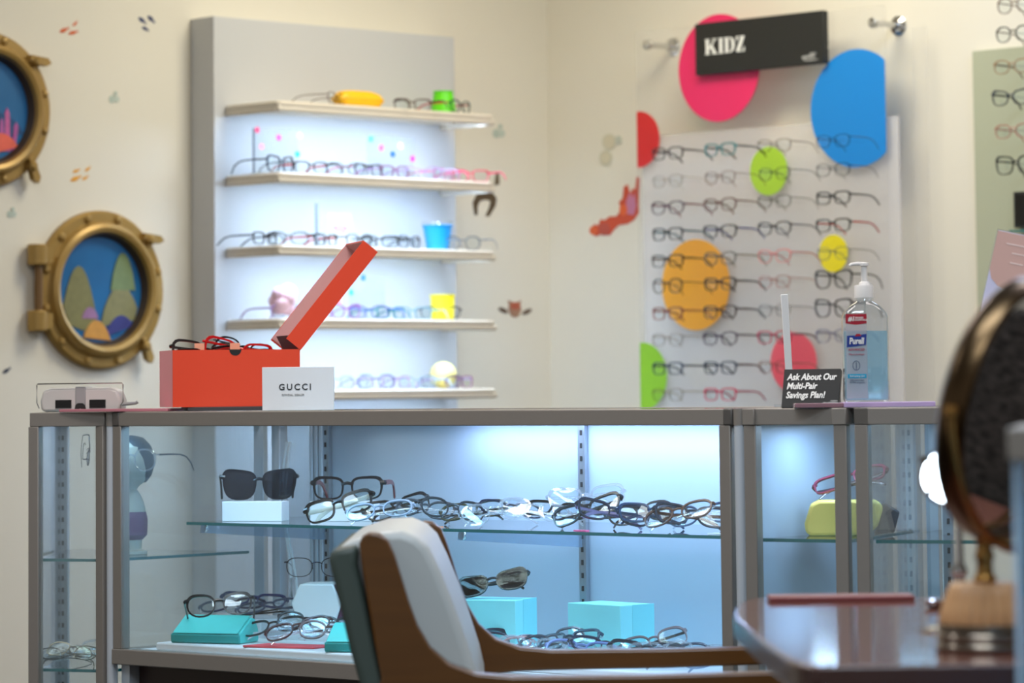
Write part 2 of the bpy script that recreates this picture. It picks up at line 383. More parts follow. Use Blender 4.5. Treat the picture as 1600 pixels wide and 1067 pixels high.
# glass shelf on clear brackets
V0 = .085; V1 = CDEP - .03
sL = MC_F.hit(292, 813, V0)[0]; ZS = .7455
b = MB().box(sL, uR - .02, V0 + .0008, V1, ZS - .006, ZS)
b.box(sL - .0006, uR - .02, V0 - .0006, V0 + .0008, ZS - .006, ZS, 1)
shelf = b.build('glass_shelf', [M_shelfg, M_edge], mc, smooth=0)
for x in (xs1, xs2):
    bk = MB().prism([(V0 + .015, ZS - .006), (V0 + .012, ZS - .022), (CDEP - .03, ZS - .05), (CDEP - .03, ZS - .006)], x - .003, x + .003, 'x').build('shelf_bracket', glass('bracket_acrylic', (.86, .91, .95), 1.2, .05, milk=.30, milkc=(150, 176, 200)), mc, smooth=0)
    MB().lathe([(.008, -.004), (.009, 0), (.008, .004)], 14, M=Matrix.Translation((x, V0 + .022, ZS - .014)) @ Matrix.Rotation(R(90), 4, 'X')).build('clip', M_chrome, bk)
# white power cable at the left end of the case
cb = [MC_F.w(uL + .075 + .012 * math.sin(i * .8), CDEP - .06, ZD + .02 + i * .042) for i in range(11)]
b = MB().tube([(uL + .070 + .010 * math.sin(i * .7), CDEP - .05, ZD + .004 + i * .0408) for i in range(11)], .0035, 8)
b.tube([(uL + .095 + .022 * math.sin(i * .55 + .5), CDEP - .07, ZD + .004 + i * .0408) for i in range(11)], .003, 8)
b.build('power_cable', mat('white_cable', (225, 230, 232), .4), mc)

def poly_case(label, poly, panes, z0, shelves, name='display_case', led=True, panel=(), posts=True, pane=None, ledm=None):
    """poly: front-left, front-right, back-right, back-left in the world"""
    c = sum((Vector((p[0], p[1], 0)) for p in poly), Vector()) / 4
    t = thing(name, c, label, 'display case'); P = [Vector((p[0] - c.x, p[1] - c.y, 0)) for p in poly]
    def edge(i, mb, z0, z1, th, inset, a=0.0, mi=0):
        p, q = P[i], P[(i + 1) % 4]; d = (q - p).normalized(); n = Vector((-d.y, d.x, 0))
        M = Matrix.Translation(p) @ Matrix.Rotation(math.atan2(d.y, d.x), 4, 'Z')
        return mb.box(a, (q - p).length - a, inset, inset + th, z0, z1, mi, M)
    b = MB()
    for i in range(4): edge(i, b, ZT - RH, ZT, .026, 0)
    b.build('top_frame', M_alu, t, .0015)
    b = MB()
    for i in range(4): edge(i, b, z0, z0 + .029, .026, 0)
    b.build('bottom_frame', M_alu, t, .0015)
    for i in range(4 if posts else 0):
        d1 = (P[(i + 1) % 4] - P[i]).normalized(); d0 = (P[i - 1] - P[i]).normalized()
        c1 = P[i] + (d1 + d0) * .012; w_ = .0115
        M = Matrix.Translation(c1) @ Matrix.Rotation(math.atan2(d1.y, d1.x), 4, 'Z')
        MB().box(-w_, w_, -w_, w_, z0 + .029, ZT - RH, 0, M).build('post', M_alu if i < 2 else M_alul, t, .0015)  # rear posts paler, the lit look is in the colour
    inn = [p * .93 for p in P]
    MB().prism([(p.x, p.y) for p in inn], ZT - .007, ZT - .001).build('top_glass', M_topg, t)
    MB().prism([(p.x, p.y) for p in inn], z0 + .018, z0 + .030).build('deck', M_deck, t)
    for i in panes:
        edge(i, MB(), z0 + .03, ZT - RH, .005, .003, .024).build('pane', pane or M_glass, t)
    for i in panel:
        edge(i, MB(), z0 + .03, ZT - RH, .006, .003, .024).build('side_panel', M_frost, t)
    for z in shelves:
        q = [p * .86 for p in P]; b = MB().prism([(p.x, p.y) for p in q], z - .006, z)
        s_ = b.build('glass_shelf', [M_shelfg, M_edge], t, smooth=0)
        for p_ in s_.data.polygons: p_.material_index = 1 if abs(p_.normal.z) < .5 else 0
    if led:
        d = (P[1] - P[0]).normalized(); n = Vector((-d.y, d.x, 0)); a = P[0] + d * .03 + n * .035; e = P[1] - d * .03 + n * .035
        z = ZT - RH + .001
        n2_ = n * .020
        lh_ = MB().prism([(v.x, v.y) for v in (a + n * .10, e + n * .10, e + n * .14, a + n * .14)], z + .0065, z + .014).build('light_housing', M_alu, t, smooth=0)
        MB().add([a + n * .105 + Vector((0, 0, z + .0055)), e + n * .105 + Vector((0, 0, z + .0055)), e + n * .132 + Vector((0, 0, z + .0055)), a + n * .132 + Vector((0, 0, z + .0055))], [(3, 2, 1, 0)]).build('light_strip', ledm or M_led, lh_, smooth=0)
    if z0 > .2:
        MB().prism([(p.x * .9, p.y * .9) for p in P], 0, z0).build('base_cabinet', M_darkwood, t)
    else:
        MB().prism([(p.x * .9, p.y * .9) for p in P], 0, z0).build('plinth', M_black, t)
    return t, P, c
F0 = MC_F.w(uL, 0); F1 = MC_F.w(uR, 0); NM = MC_F.uy
# left end: a wedge turned towards the viewer
c_ = R(-19.5); ch = Vector((math.cos(c_), math.sin(c_), 0)); B = F0 - MC_F.ux * .026
A = B - ch * .170
Lpoly = [A, B, B + NM * .47, A + Vector((.0, .47, 0))]
lt, LP, Lc = poly_case('narrow corner display case with glass shelves at the left end of the counter', [(p.x, p.y) for p in Lpoly], (0, 2, 3), .12, (.669, .444, .24), pane=glass('faint_reflection_glass', (0.94, 0.97, 0.985), 1.1, .03, milk=.07, milkc=(214, 228, 236)))  # panes carry a painted haze for cloudy reflections
p_ = LP[3]
standard(p_.x + .012, p_.y - .035, .15, ZT - RH, lt)
MB().box(p_.x - .012, p_.x + .001, p_.y - .05, p_.y - .03, .15, ZT - RH).build('track_profile', M_alul, lt)
# right: a wedge, then a case that turns further to the right
c_ = R(-32); ch = Vector((math.cos(c_), math.sin(c_), 0)); P0 = F1 + MC_F.ux * .022
P1 = P0 + ch * .200
c3 = R(-22); d3 = Vector((math.cos(c3), math.sin(c3), 0)); n3 = Vector((-d3.y, d3.x, 0))
Rpoly = [P0, P1, P1 + n3 * .47, P0 + NM * .47]
rt, RP, Rc = poly_case('small corner display case holding a yellow glasses case on its shelf', [(p.x, p.y) for p in Rpoly], (0, 1), ZB, (ZS,), panel=(), ledm=emit('cool_led_corner', (0.50, 0.72, 1.0), LED * 3.4))
T0 = P1 + d3 * .014; T1 = T0 + d3 * .36
Tpoly = [T0, T1, T1 + n3 * .47, T0 + n3 * .47]
tt, TP, Tc = poly_case('glass display case standing behind the round table mirror', [(p.x, p.y) for p in Tpoly], (0, 1, 2, 3), ZB, (ZS,), led=True)
q = (TP[3] * .92); standard(q.x + .02, q.y - .02, ZB + .03, ZT - RH, tt, M_white); standard(q.x - .0, q.y - .2, ZB + .03, ZT - RH, tt)
# rounded joint covers between the cases
for i, (p, lb) in enumerate(((F0 - MC_F.ux * .013, 'pale rounded metal corner cover at the left end of the long case'), (F1 + MC_F.ux * .011, 'pale rounded metal corner cover at the right end of the long case'))):
    t = thing('corner_cover', (p.x, p.y, 0), lb, 'corner cover', -42, 'rounded corner covers between the cases')
    MB().lathe([(.0115, .0), (.0115, ZT - RH)], 20, M=Matrix.Translation((0, .010, 0))).build('cover', M_alul, t)
    MB().lathe([(.0125, ZT - RH), (.0125, ZT + .0005)], 20, M=Matrix.Translation((0, .010, 0))).build('cap', M_alu, t)

# ------------------------------------------------------------------ lit shelf unit on the left wall
TD = .11; SD = .245
x0 = LW.hit(335, 300, -TD)[0]; x1 = LW.hit(712, 300, -TD)[0]; zt = LW.hit(335, 25, -TD)[1]
us = thing('shelf_unit', LW.o, 'tall white wall display unit with five lit cream shelves', 'shelf unit', 45)
MB().box(x0, x1, -TD, -.002, .12, zt).build('back_panel', mat('unit_white', (192, 193, 194), .5), us, .002)
MB().box(x0 + .02, x1 - .02, -TD + .02, -.002, 0, .12).build('plinth', M_black, us)
M_led2 = emit('shelf_led', (0.52, 0.72, 1.0), 66.0)
sx0 = LW.hit(435, 165, -TD - SD)[0]; sx1 = LW.hit(776, 185, -TD - SD)[0]
SHZ = []
for k, (yt, yb) in enumerate(((156, 174), (268, 285.5), (382, 399), (495, 514), (606, 625))):
    xr = 435 if k < 3 else 540
    yr = (yt, yb) if k < 3 else ((498, 515), (609, 625))[k - 3]
    z1 = LW.hit(xr, yr[0], -TD - SD)[1]; z0 = LW.hit(xr, yr[1], -TD - SD)[1]
    SHZ.append(z1)
    poly = [(sx0, -TD), (sx0, -TD - SD + .012), (sx0 + .012, -TD - SD)] + [(sx1 - .03 + .03 * math.sin(R(a)), -TD - SD + .03 - .03 * math.cos(R(a))) for a in (0, 30, 60, 90)] + [(sx1, -TD)]
    zu = z0 + (z1 - z0) * .45
    sh = MB().prism(poly, zu, z1).build('shelf', M_cream, us, .007, seg=3)
    MB().box(sx0 + .002, sx1 - .004, -TD - SD + .001, -TD - SD + .018, z0, zu + .004).build('front_lip', M_cream, sh, .006, seg=3)
    for xe in (sx0 + .001, sx1 - .016): MB().box(xe, xe + .014, -TD - SD + .016, -TD, z0, zu + .002).build('end_lip', M_cream, sh, .003)
    st = MB().box(sx0 + .03, sx1 - .035, -TD - SD + .024, -TD - SD + .05, zu - .004, zu - .0004)
    st.build('light_strip', M_led2, sh, smooth=0)
def on_shelf(k, px, d):
    """point on shelf k under pixel column px, d in front of the panel"""
    return LW.w(LW.hit(px, 300, -TD - d)[0], -TD - d, SHZ[k])
SH = ('top shelf', 'second shelf', 'middle shelf', 'fourth shelf', 'lowest shelf')
def row(k, items):
    n = 0
    for px, d, kind, col, tip, yaw, look, extra in items:
        glasses(on_shelf(k, px, d), look + (' on the lit %s' % SH[k]), 'eyeglasses on the lit wall unit', kind, col, tip, (0, 0, yaw), sc=.95, **extra)
PINK = (206, 96, 130); REDC = (190, 40, 46); TEALC = (26, 120, 130); BLUEC = (52, 98, 190); LILAC = (168, 140, 186); LTEAL = (120, 160, 176)
row(0, [(527, .19, 'wire', (120, 78, 66), BROWN, 70, 'brown metal eyeglasses seen side on left of the yellow case', {}),
        (645, .17, 'rect', BROWN, (60, 50, 44), 205, 'brown rectangular eyeglasses right of the yellow case', {}),
        (722, .20, 'oval', (20, 70, 66), REDC, 62, 'green eyeglasses with red temple tip beside the green bucket', {})])
row(1, [(440, .17, 'square', NAVY, BLACK, 60, 'navy and black eyeglasses, leftmost', {}), (487, .19, 'rect', (30, 26, 34), REDC, 40, 'black eyeglasses with red inside, second from left', {}),
        (540, .18, 'oval', BLACK, None, 205, 'black oval eyeglasses turned backwards, third from left', {}), (578, .19, 'oval', (70, 60, 78), PINK, 50, 'dark purple eyeglasses, fourth from left', {}),
        (618, .19, 'rect', (120, 60, 100), LILAC, 48, 'plum eyeglasses, fifth from left', {}), (660, .18, 'oval', LILAC, (190, 180, 210), 205, 'lilac eyeglasses, third from right', {}),
        (700, .19, 'rect', (190, 120, 160), PINK, 50, 'pink eyeglasses, second from right', {}), (735, .18, 'rect', (206, 60, 90), None, 205, 'red pink eyeglasses, rightmost', {})])
row(2, [(415, .17, 'rect', BLACK, None, 60, 'black rectangular eyeglasses, leftmost', {}), (450, .19, 'oval', (20, 22, 30), None, 205, 'black oval eyeglasses, second from left', {}), (510, .19, 'rect', BLACK, REDC, 60, 'black eyeglasses with red temple, left of the small card', {}),
        (562, .19, 'oval', (30, 30, 40), None, 55, 'black eyeglasses just right of the small card', {}), (592, .18, 'rect', BLACK, None, 205, 'black rectangular eyeglasses above the open orange lid', {}), (640, .19, 'oval', (28, 40, 60), BLACK, 60, 'dark blue eyeglasses left of the blue cup', {}), (722, .18, 'round', (80, 82, 88), None, 205, 'small grey round eyeglasses right of the blue cup', {})])
row(3, [(447, .17, 'oval', (140, 110, 160), LILAC, 50, 'purple eyeglasses, leftmost', {}), (540, .19, 'cat', (150, 90, 160), LILAC, 50, 'violet eyeglasses left of the others', {}), (575, .19, 'oval', (60, 70, 150), (110, 120, 190), 205, 'blue violet eyeglasses, third from left', {}),
        (610, .19, 'rect', TEALC, None, 50, 'teal eyeglasses, fourth from left', {}), (643, .18, 'rect', LTEAL, TEALC, 205, 'pale teal eyeglasses left of the yellow cup', {}), (687, .20, 'oval', (48, 52, 60), None, 8, 'dark eyeglasses leaning on the yellow cup', {})])
row(4, [(553, .18, 'oval', (150, 156, 186), None, 50, 'pale blue eyeglasses, leftmost in view', {}), (585, .19, 'round', (100, 104, 140), LILAC, 205, 'blue grey round eyeglasses, second in view', {}), (618, .19, 'oval', LILAC, None, 50, 'pale lilac eyeglasses, third in view', {}),
        (648, .18, 'rect', (150, 170, 190), None, 205, 'pale steel blue eyeglasses, fourth in view', {}), (688, .19, 'oval', (66, 60, 84), None, 8, 'dark violet eyeglasses in front of the yellow ball', {}), (716, .19, 'rect', (150, 90, 140), LILAC, 50, 'mauve eyeglasses, rightmost', {})])
# yellow case, bucket, cups, cards with dots
p = on_shelf(0, 560, .15); t = thing('glasses_case', p, 'bright yellow hard glasses case on the top shelf', 'glasses case', 45)
def hardcase(t, L, Wd, Hh, m, m2=None, flat=.5):
    prof = [(0, .0)] ; rings = []
    for i in range(13):
        a = -1 + 2 * i / 12; k = max(.0, 1 - abs(a) ** 4.5) ** .45; k = max(k, .25)
        rings.append([Vector((a * L / 2, y * Wd / 2 * (0.75 + .25 * k), Hh * flat + z * Hh * (flat if z < 0 else 1 - flat) * k)) for y, z in ((-1, -.55), (-.72, -1), (.72, -1), (1, -.55), (1, .2), (.75, .8), (.35, 1), (-.35, 1), (-.75, .8), (-1, .2))])
    MB().loft(rings).build('shell', m, t, smooth=50)
    if m2:
        MB().box(-L / 2 * .96, L / 2 * .96, -Wd / 2 * 1.005, Wd / 2 * 1.005, Hh * flat * .95, Hh * flat * 1.03).build('seam', m2, t)
hardcase(t, .175, .06, .054, mat('yellow_case', (244, 186, 12), .45), mat('yellow_seam', (206, 150, 10), .6))
def cup(k, px, label, rgb, r0, r1, h, cat='cup', name='cup', d=.13):
    p = on_shelf(k, px, d); t = thing(name, p, label, cat); m = mat('plastic_%d_%d_%d' % rgb, rgb, .4)
    MB().lathe([(r0, 0), (r1, h), (r1 + .003, h), (r1 + .003, h + .003), (r1 - .003, h + .003), (r0 - .002, .004), (.0, .004)], 28, caps=False).build('body', m, t)
    return t, m
cup(0, 694, 'small lime green bucket upside down on the top shelf', (96, 214, 0), .042, .030, .072, 'bucket', 'bucket')
t, _ = cup(2, 683, 'bright blue plastic cup on the middle shelf', (20, 150, 226), .034, .046, .078)
MB().lathe([(.046, .078), (.05, .094)], 28, caps=False).build('clear_rim', M_acr, t)
t, _ = cup(3, 690, 'bright yellow plastic cup on the fourth shelf', (246, 226, 40), .036, .038, .078)
p = on_shelf(4, 690, .12); t = thing('ball', p, 'pale yellow ball behind the eyeglasses on the lowest shelf', 'ball')
MB().lathe([(max(.001, .042 * math.cos(R(a))), .042 + .042 * math.sin(R(a))) for a in range(-90, 91, 12)], 24).build('ball_body', mat('pale_yellow', (240, 222, 130), .6), t)
def dot_card(k, px0, px1, hgt, d, dots, label, group=None, post=True):
    a = on_shelf(k, px0, d); xa = LW.hit(px0, 300, -TD - d)[0]; xb = LW.hit(px1, 300, -TD - d)[0]
    t = thing('sign_holder', a, label, 'sign holder', 45, group)
    MB().box(0, xb - xa, -.0015, .0015, .0, hgt).build('sheet', M_acr, t)
    MB().box(0, xb - xa, -.02, .02, 0, .003).build('foot', M_acr, t)
    if post: MB().box(-.002, .0015, -.003, .003, 0, hgt).build('edge_strip', mat('grey_edge', (120, 130, 142), .4), t)
    for px, py, rgb in dots:
        xx, zz = LW.hit(px, py, -TD - d)
        MB().lathe([(.0095, -.0008), (.0095, .0008)], 18, M=Matrix.Translation((xx - xa, -.0024, zz - SHZ[k])) @ Matrix.Rotation(R(90), 4, 'X')).build('coloured_dot', mat('dot_%d_%d_%d' % rgb, rgb, .5), t)
dot_card(1, 397, 466, .135, .13, [(401, 203, (226, 50, 90)), (435, 215, (190, 60, 160)), (408, 229, (244, 150, 170)), (464, 241, (40, 190, 160)), (468, 212, (214, 214, 214))], 'clear sign holder with coloured dots at the left of the second shelf')
dot_card(1, 574, 648, .135, .13, [(579, 217, (60, 190, 170)), (595, 231, (230, 80, 110)), (613, 241, (20, 90, 210)), (625, 228, (244, 170, 180)), (644, 248, (196, 50, 150))], 'clear sign holder with coloured dots in the middle of the second shelf', post=False)
dot_card(2, 494, 498, .135, .14, [], 'grey edge on sign holder standing on the middle shelf')
dot_card(3, 545, 600, .135, .14, [(567, 434, (40, 100, 220)), (548, 457, (60, 190, 160)), (529, 471, (244, 150, 160))], 'clear sign holder with dots behind the open orange lid on the fourth shelf', post=False)
p = on_shelf(2, 531, .13); t = thing('picture_card', p, 'small white card with a pink blot on the middle shelf', 'card', 45)
MB().box(-.045, .045, -.001, .001, 0, .105).build('sheet', glass('white_sheet', (1, 1, 1), .3, .2, milk=.5), t)
b = MB(); 
for cx, cz, r in ((0, .066, .016), (-.012, .056, .010), (.012, .054, .011)): b.prism(circ(r, 18, (cx, cz)), -.0022 - r * .02, -.001, 'y')
b.build('pink_print', mat('pink_print', (214, 150, 166), .6), t)
b = MB()
for sx in (-1, 1): b.prism([(sx * .022 + x, z) for x, z in circ(.006, 14, (0, .062))], -.0018, -.001, 'y')
b.build('dark_print', mat('dark_print', (60, 50, 70), .6), t)
p = on_shelf(3, 440, .16); t = thing('soft_flower', p, 'pale pink plush puff at the left of the fourth shelf', 'decoration')
b = MB()
for i in range(9):
    a = i * 2.4; r = .020 + .004 * (i % 3); c = (.018 * math.cos(a), .018 * math.sin(a), .03 + .006 * i)
    b.lathe([(max(.001, r * math.cos(R(q))), r * math.sin(R(q))) for q in range(-90, 91, 30)], 10, M=Matrix.Translation(c))
b.build('puff', mat('pink_puff', (232, 196, 212), .9), t)

# ------------------------------------------------------------------ stickers on the walls
def sticker(wall, name, label, px, py, shapes, cat='wall sticker', group=None, off=.0015):
    """shapes: list of (polygon in pixels relative to px,py ; rgb)"""
    x, z = wall.hit(px, py); t = thing(name, wall.w(x, 0, z), label, cat, wall.deg, group)
    for i, (nm, poly, rgb) in enumerate(shapes):
        pts = []
        for dx, dy in poly:
            a, c = wall.hit(px + dx, py + dy); pts.append((a - x, c - z))
        ar = sum(pts[j][0] * pts[(j + 1) % len(pts)][1] - pts[(j + 1) % len(pts)][0] * pts[j][1] for j in range(len(pts)))
        if ar < 0: pts.reverse()
        MB().prism(pts, -.001 - .0006 * (i + 1), -.0005, 'y').build(nm, mat('sticker_%d_%d_%d' % rgb, rgb, .5), t, smooth=0)
def ell(cx, cy, a, b, ang=0, n=18):
    c, s_ = math.cos(R(ang)), math.sin(R(ang))
    return [(cx + a * math.cos(t) * c - b * math.sin(t) * s_, cy + a * math.cos(t) * s_ + b * math.sin(t) * c) for t in [2 * math.pi * i / n for i in range(n)]]
def fish(L, ang, tail=1):
    pts = [(-1, 0), (-.6, -.28), (-.1, -.38), (.4, -.25), (.62, -.06), (1.0, -.32), (.9, 0), (1.0, .32), (.62, .06), (.4, .25), (-.1, .38), (-.6, .28)]
    c, s_ = math.cos(R(ang)), math.sin(R(ang)); h = L / 2
    return [(x * h * c - y * h * s_, x * h * s_ + y * h * c) for x, y in pts]
OR = (206, 92, 34); NV = (34, 46, 96); YL = (222, 156, 36)
for px, py, L, a, rgb, lb in ((100, 47, 17, -25, OR, 'leftmost of the three orange fish stickers high on the left wall'), (117, 37, 11, -45, OR, 'smallest and uppermost orange fish sticker high on the left wall'), (114, 51, 16, -15, OR, 'lower right of the three orange fish stickers high on the left wall'),
        (222, 32, 16, 40, NV, 'left of the three navy fish stickers beside the shelf unit'), (236, 30, 16, 45, NV, 'right of the three navy fish stickers beside the shelf unit'), (227, 45, 13, 30, NV, 'lowest of the three navy fish stickers beside the shelf unit'),
        (119, 267, 13, -25, YL, 'upper left of the four yellow orange fish stickers'), (137, 264, 12, -40, YL, 'upper right of the four yellow orange fish stickers'), (118, 279, 19, -25, YL, 'largest of the four yellow orange fish stickers'), (133, 278, 12, -35, YL, 'lower right of the four yellow orange fish stickers'),
        (10, 579, 16, -35, (44, 52, 72), 'dark blue fish sticker low at the left edge of the photo')):
    sticker(LW, 'fish_sticker', lb, px, py, [('fish', fish(L, a), rgb)], group='small fish stickers on the left wall')
BUB = (176, 188, 176)
for wl, px, py, k, lb in ((LW, 178, 152, 1, 'faint grey green bubble sticker between the fish stickers'), (LW, 18, 332, .9, 'faint grey green bubble sticker left of the lower porthole'), (LW, 779, 205, 1.2, 'faint grey green bubble sticker beside the end of the top shelf')):
    sticker(wl, 'bubble_sticker', lb, px, py, [('bubble', ell(-3 * k, 3 * k, 5 * k, 6 * k), BUB), ('bubble', ell(4 * k, 3 * k, 4 * k, 5 * k), (186, 196, 184)), ('bubble', ell(2 * k, -6 * k, 2.5 * k, 3.5 * k), BUB)], group='bubble stickers')
def ringp(cx, cy, r, k=.72):
    return ell(cx, cy, r * .8, r)
sticker(RW, 'bubble_sticker', 'faint pair of large bubble stickers above the coral sticker', 950, 235, [('bubble', ell(2, -13, 11, 13), (196, 194, 174)), ('bubble', ell(2, -13, 9, 11), (205, 196, 170)), ('bubble', ell(-3, 12, 10, 12), (194, 192, 172)), ('bubble', ell(-3, 12, 8, 9.5), (205, 196, 170)), ('bubble', ell(17, -16, 5, 7), (186, 190, 176))])
sticker(RW, 'coral_sticker', 'orange and pink coral sticker left of the eyeglasses panel', 965, 330,
        [('coral_branch', [(-42, 28), (-36, 20), (-30, 22), (-26, 12), (-20, 14), (-12, 8), (-2, 8), (6, -2), (2, -14), (8, -20), (10, -38), (16, -42), (20, -28), (24, -36), (28, -34), (30, -54), (35, -52), (33, -10), (34, 2), (26, 14), (16, 20), (2, 22), (-6, 30), (-12, 38), (-26, 36), (-34, 40)], (196, 74, 44)),
         ('coral_fan', [(14, 4), (14, -16), (20, -30), (24, -20), (27, -30), (30, -8), (26, 6)], (190, 120, 150)), ('coral_blob', ell(-20, 28, 9, 10), (176, 76, 62)), ('coral_blob', ell(-37, 30, 6, 7), (214, 96, 54)), ('coral_blob', ell(10, -2, 6, 9), (220, 96, 44))])
sticker(LW, 'crab_sticker', 'small red brown crab sticker right of the shelf unit', 804, 483,
        [('claw', ell(-18, 2, 8, 3.5, 28), (96, 74, 60)), ('claw', ell(19, 4, 8, 3.5, -28), (100, 78, 62)), ('crab_body', [(-9, -8), (-11, -14), (-5, -12), (0, -9), (5, -12), (10, -14), (8, -8), (10, 2), (5, 11), (0, 13), (-5, 11), (-10, 2)], (160, 120, 96)), ('crab_shell', ell(0, -5, 8, 6), (170, 84, 60))])
sticker(LW, 'seaweed_sticker', 'dark brown curled seaweed sticker behind the end of the second shelf', 758, 318,
        [('frond', [(-17, 18), (-20, -2), (-14, -14), (0, -18), (12, -16), (18, -8), (16, 4), (6, 20), (0, 20), (6, 6), (8, -4), (0, -6), (-8, -4), (-12, 4), (-12, 18)], (82, 66, 46)), ('frond', [(14, -28), (16, -46), (21, -48), (22, -30)], (98, 84, 60))])

# ------------------------------------------------------------------ bronze portholes
M_brz = mat('bronze_resin', (158, 126, 66), .38, .35, var=.12, scale=14, bump=.15)
M_brzd = mat('bronze_dark', (112, 82, 44), .4, .35, var=.1, scale=14)
def porthole(px, py, ry, label, scene):
    x, z = LW.hit(px, py); Rr = LW.hit(px, py - ry)[1] - z
    t = thing('porthole', LW.w(x, 0, z), label, 'porthole', 45)
    RX = Matrix.Rotation(R(90), 4, 'X')
    MB().lathe([(Rr * .70, .002), (Rr * .70, .030), (Rr * .73, .046), (Rr * .78, .050), (Rr * .83, .044), (Rr * .85, .030), (Rr * .87, .026), (Rr * .97, .026), (Rr, .020), (Rr, .002)], 56, M=RX, caps=False).build('frame', M_brz, t, smooth=40)
    MB().lathe([(Rr * .66, .010), (Rr * .70, .034), (Rr * .71, .034)], 56, M=RX, caps=False).build('inner_rim', mat('porthole_rim', (56, 42, 30), .5), t)
    MB().lathe([(Rr * .705, .002), (Rr * .705, .012)], 48, M=RX).build('sea_picture', mat('sea_blue', (12, 96, 150), .35, var=.45, scale=5), t)
    for nm, poly, rgb in scene:
        pts = [(max(-1, min(1, a)) * Rr * .66, max(-1, min(1, c)) * Rr * .66) for a, c in poly]
        pts = [(a, c) if (a * a + c * c) ** .5 < Rr * .66 else (a * Rr * .66 / (a * a + c * c) ** .5, c * Rr * .66 / (a * a + c * c) ** .5) for a, c in pts]
        ar = sum(pts[j][0] * pts[(j + 1) % len(pts)][1] - pts[(j + 1) % len(pts)][0] * pts[j][1] for j in range(len(pts)))
        if ar < 0: pts.reverse()
        MB().prism(pts, -.0138 - .0004 * len(t.children), -.011, 'y').build(nm, mat('sea_%d_%d_%d' % rgb, rgb, .5, var=.25, scale=40), t, smooth=0)
    for i in range(12):
        a = R(15 + 30 * i); c = (Rr * .92 * math.cos(a), -.026, Rr * .92 * math.sin(a))
        MB().lathe([(.0125, 0), (.0115, .005), (.008, .009), (.002, .0105)], 14, M=Matrix.Translation(c) @ RX).build('rivet', M_brz, t)
    hb = MB().tube([(-Rr * 1.02, -.030, -Rr * .36), (-Rr * 1.02, -.030, Rr * .42)], .012, 14); hg = hb.build('hinge', M_brzd, t)
    for zz in (-.40, .42):
        b = MB().lathe([(.026, -.030), (.029, -.026), (.029, .026), (.026, .030)], 20, M=Matrix.Translation((-Rr * 1.04, -.030, Rr * zz))); b.box(-Rr * 1.04, -Rr * .86, -.05, -.012, Rr * zz - .022, Rr * zz + .022)
        b.build('knuckle', M_brz, hg)
    for a_, ll in ((42, .045), (-48, .045)):
        a = R(a_); d = Vector((math.cos(a), 0, math.sin(a))); c = d * Rr
        b = MB().prism([(-.03, -.008), (.03, -.012), (.045, 0), (.03, .012), (-.03, .008)], -.046, -.022, 'y', M=Matrix.Translation(c) @ Matrix.Rotation(R(10 if a_ > 0 else 70), 4, 'Y'))
        b.lathe([(.014, 0), (.014, .05), (.008, .056)], 14, M=Matrix.Translation(c * .96) @ RX).build('latch', M_brz, t)
hill = lambda x0, x1, y, h, n=10: [(x0, y)] + [(x0 + (x1 - x0) * i / n, y + h * math.sin(math.pi * i / n) ** .7) for i in range(1, n)] + [(x1, y)]
porthole(152, 453, 123.5, 'bronze porthole with blue underwater picture, whole in view above the white device',
  [('rock', hill(-.98, -.05, -.9, 1.35), (120, 116, 70)), ('rock', hill(.0, 1.0, -.7, .8), (128, 124, 82)), ('seaweed', hill(.25, .85, .0, .72), (110, 128, 84)), ('coral', hill(-.45, -.05, -.55, .22), (150, 110, 150)), ('coral', hill(.1, .9, -.9, .42), (46, 50, 120)), ('coral', hill(-.45, .25, -1.0, .42), (196, 140, 60))])
porthole(-26, 171, 121, 'bronze porthole with pink coral picture, cut by the left edge of the photo',
  [('deep_water', hill(-1, 1, -.5, .5), (14, 70, 120)), ('tube_coral', [(.42, -.8), (.45, -.05), (.5, .05), (.55, -.05), (.58, -.8)], (190, 90, 150)), ('tube_coral', [(.62, -.8), (.66, -.3), (.72, -.22), (.76, -.3), (.78, -.8)], (170, 80, 150)), ('tube_coral', [(.3, -.8), (.33, -.22), (.37, -.15), (.4, -.25), (.42, -.8)], (180, 90, 160)), ('coral', hill(-.2, .9, -.95, .5), (222, 96, 76))])

# ------------------------------------------------------------------ acrylic eyeglasses panel with coloured dots on the right wall
PO = .115
px0 = RW.hit(1000, 400, -PO)[0]; px1 = RW.hit(1391, 400, -PO)[0]; pzt = RW.hit(1391, 8, -PO)[1]
pt = thing('eyewear_display', RW.o, 'clear wall panel with big coloured dots holding rows of eyeglasses', 'display panel', -45)
M_panel = glass('panel_acrylic', (0.99, 0.99, 0.99), 1.0, 0.12, milk=.05, milkc=(250, 248, 246))
MB().box(px0, px1, -PO - .006, -PO, .25, pzt).build('acrylic_sheet', M_panel, pt)
xz = RW.hit(1002, 214, -PO + .02)
MB().box(px0 + .004, px1 + .03, -PO + .012, -PO + .018, .25, xz[1]).build('frosted_sheet', glass('frosted_acrylic', (.985, .985, .99), .8, .2, milk=.36, milkc=(255, 253, 255)), pt)
MB().box(px1 + .045, px1 + .10, -.05, -.045, .25, RW.hit(1400, 45, -.05)[1]).build('edge_sheet', M_panel, pt)
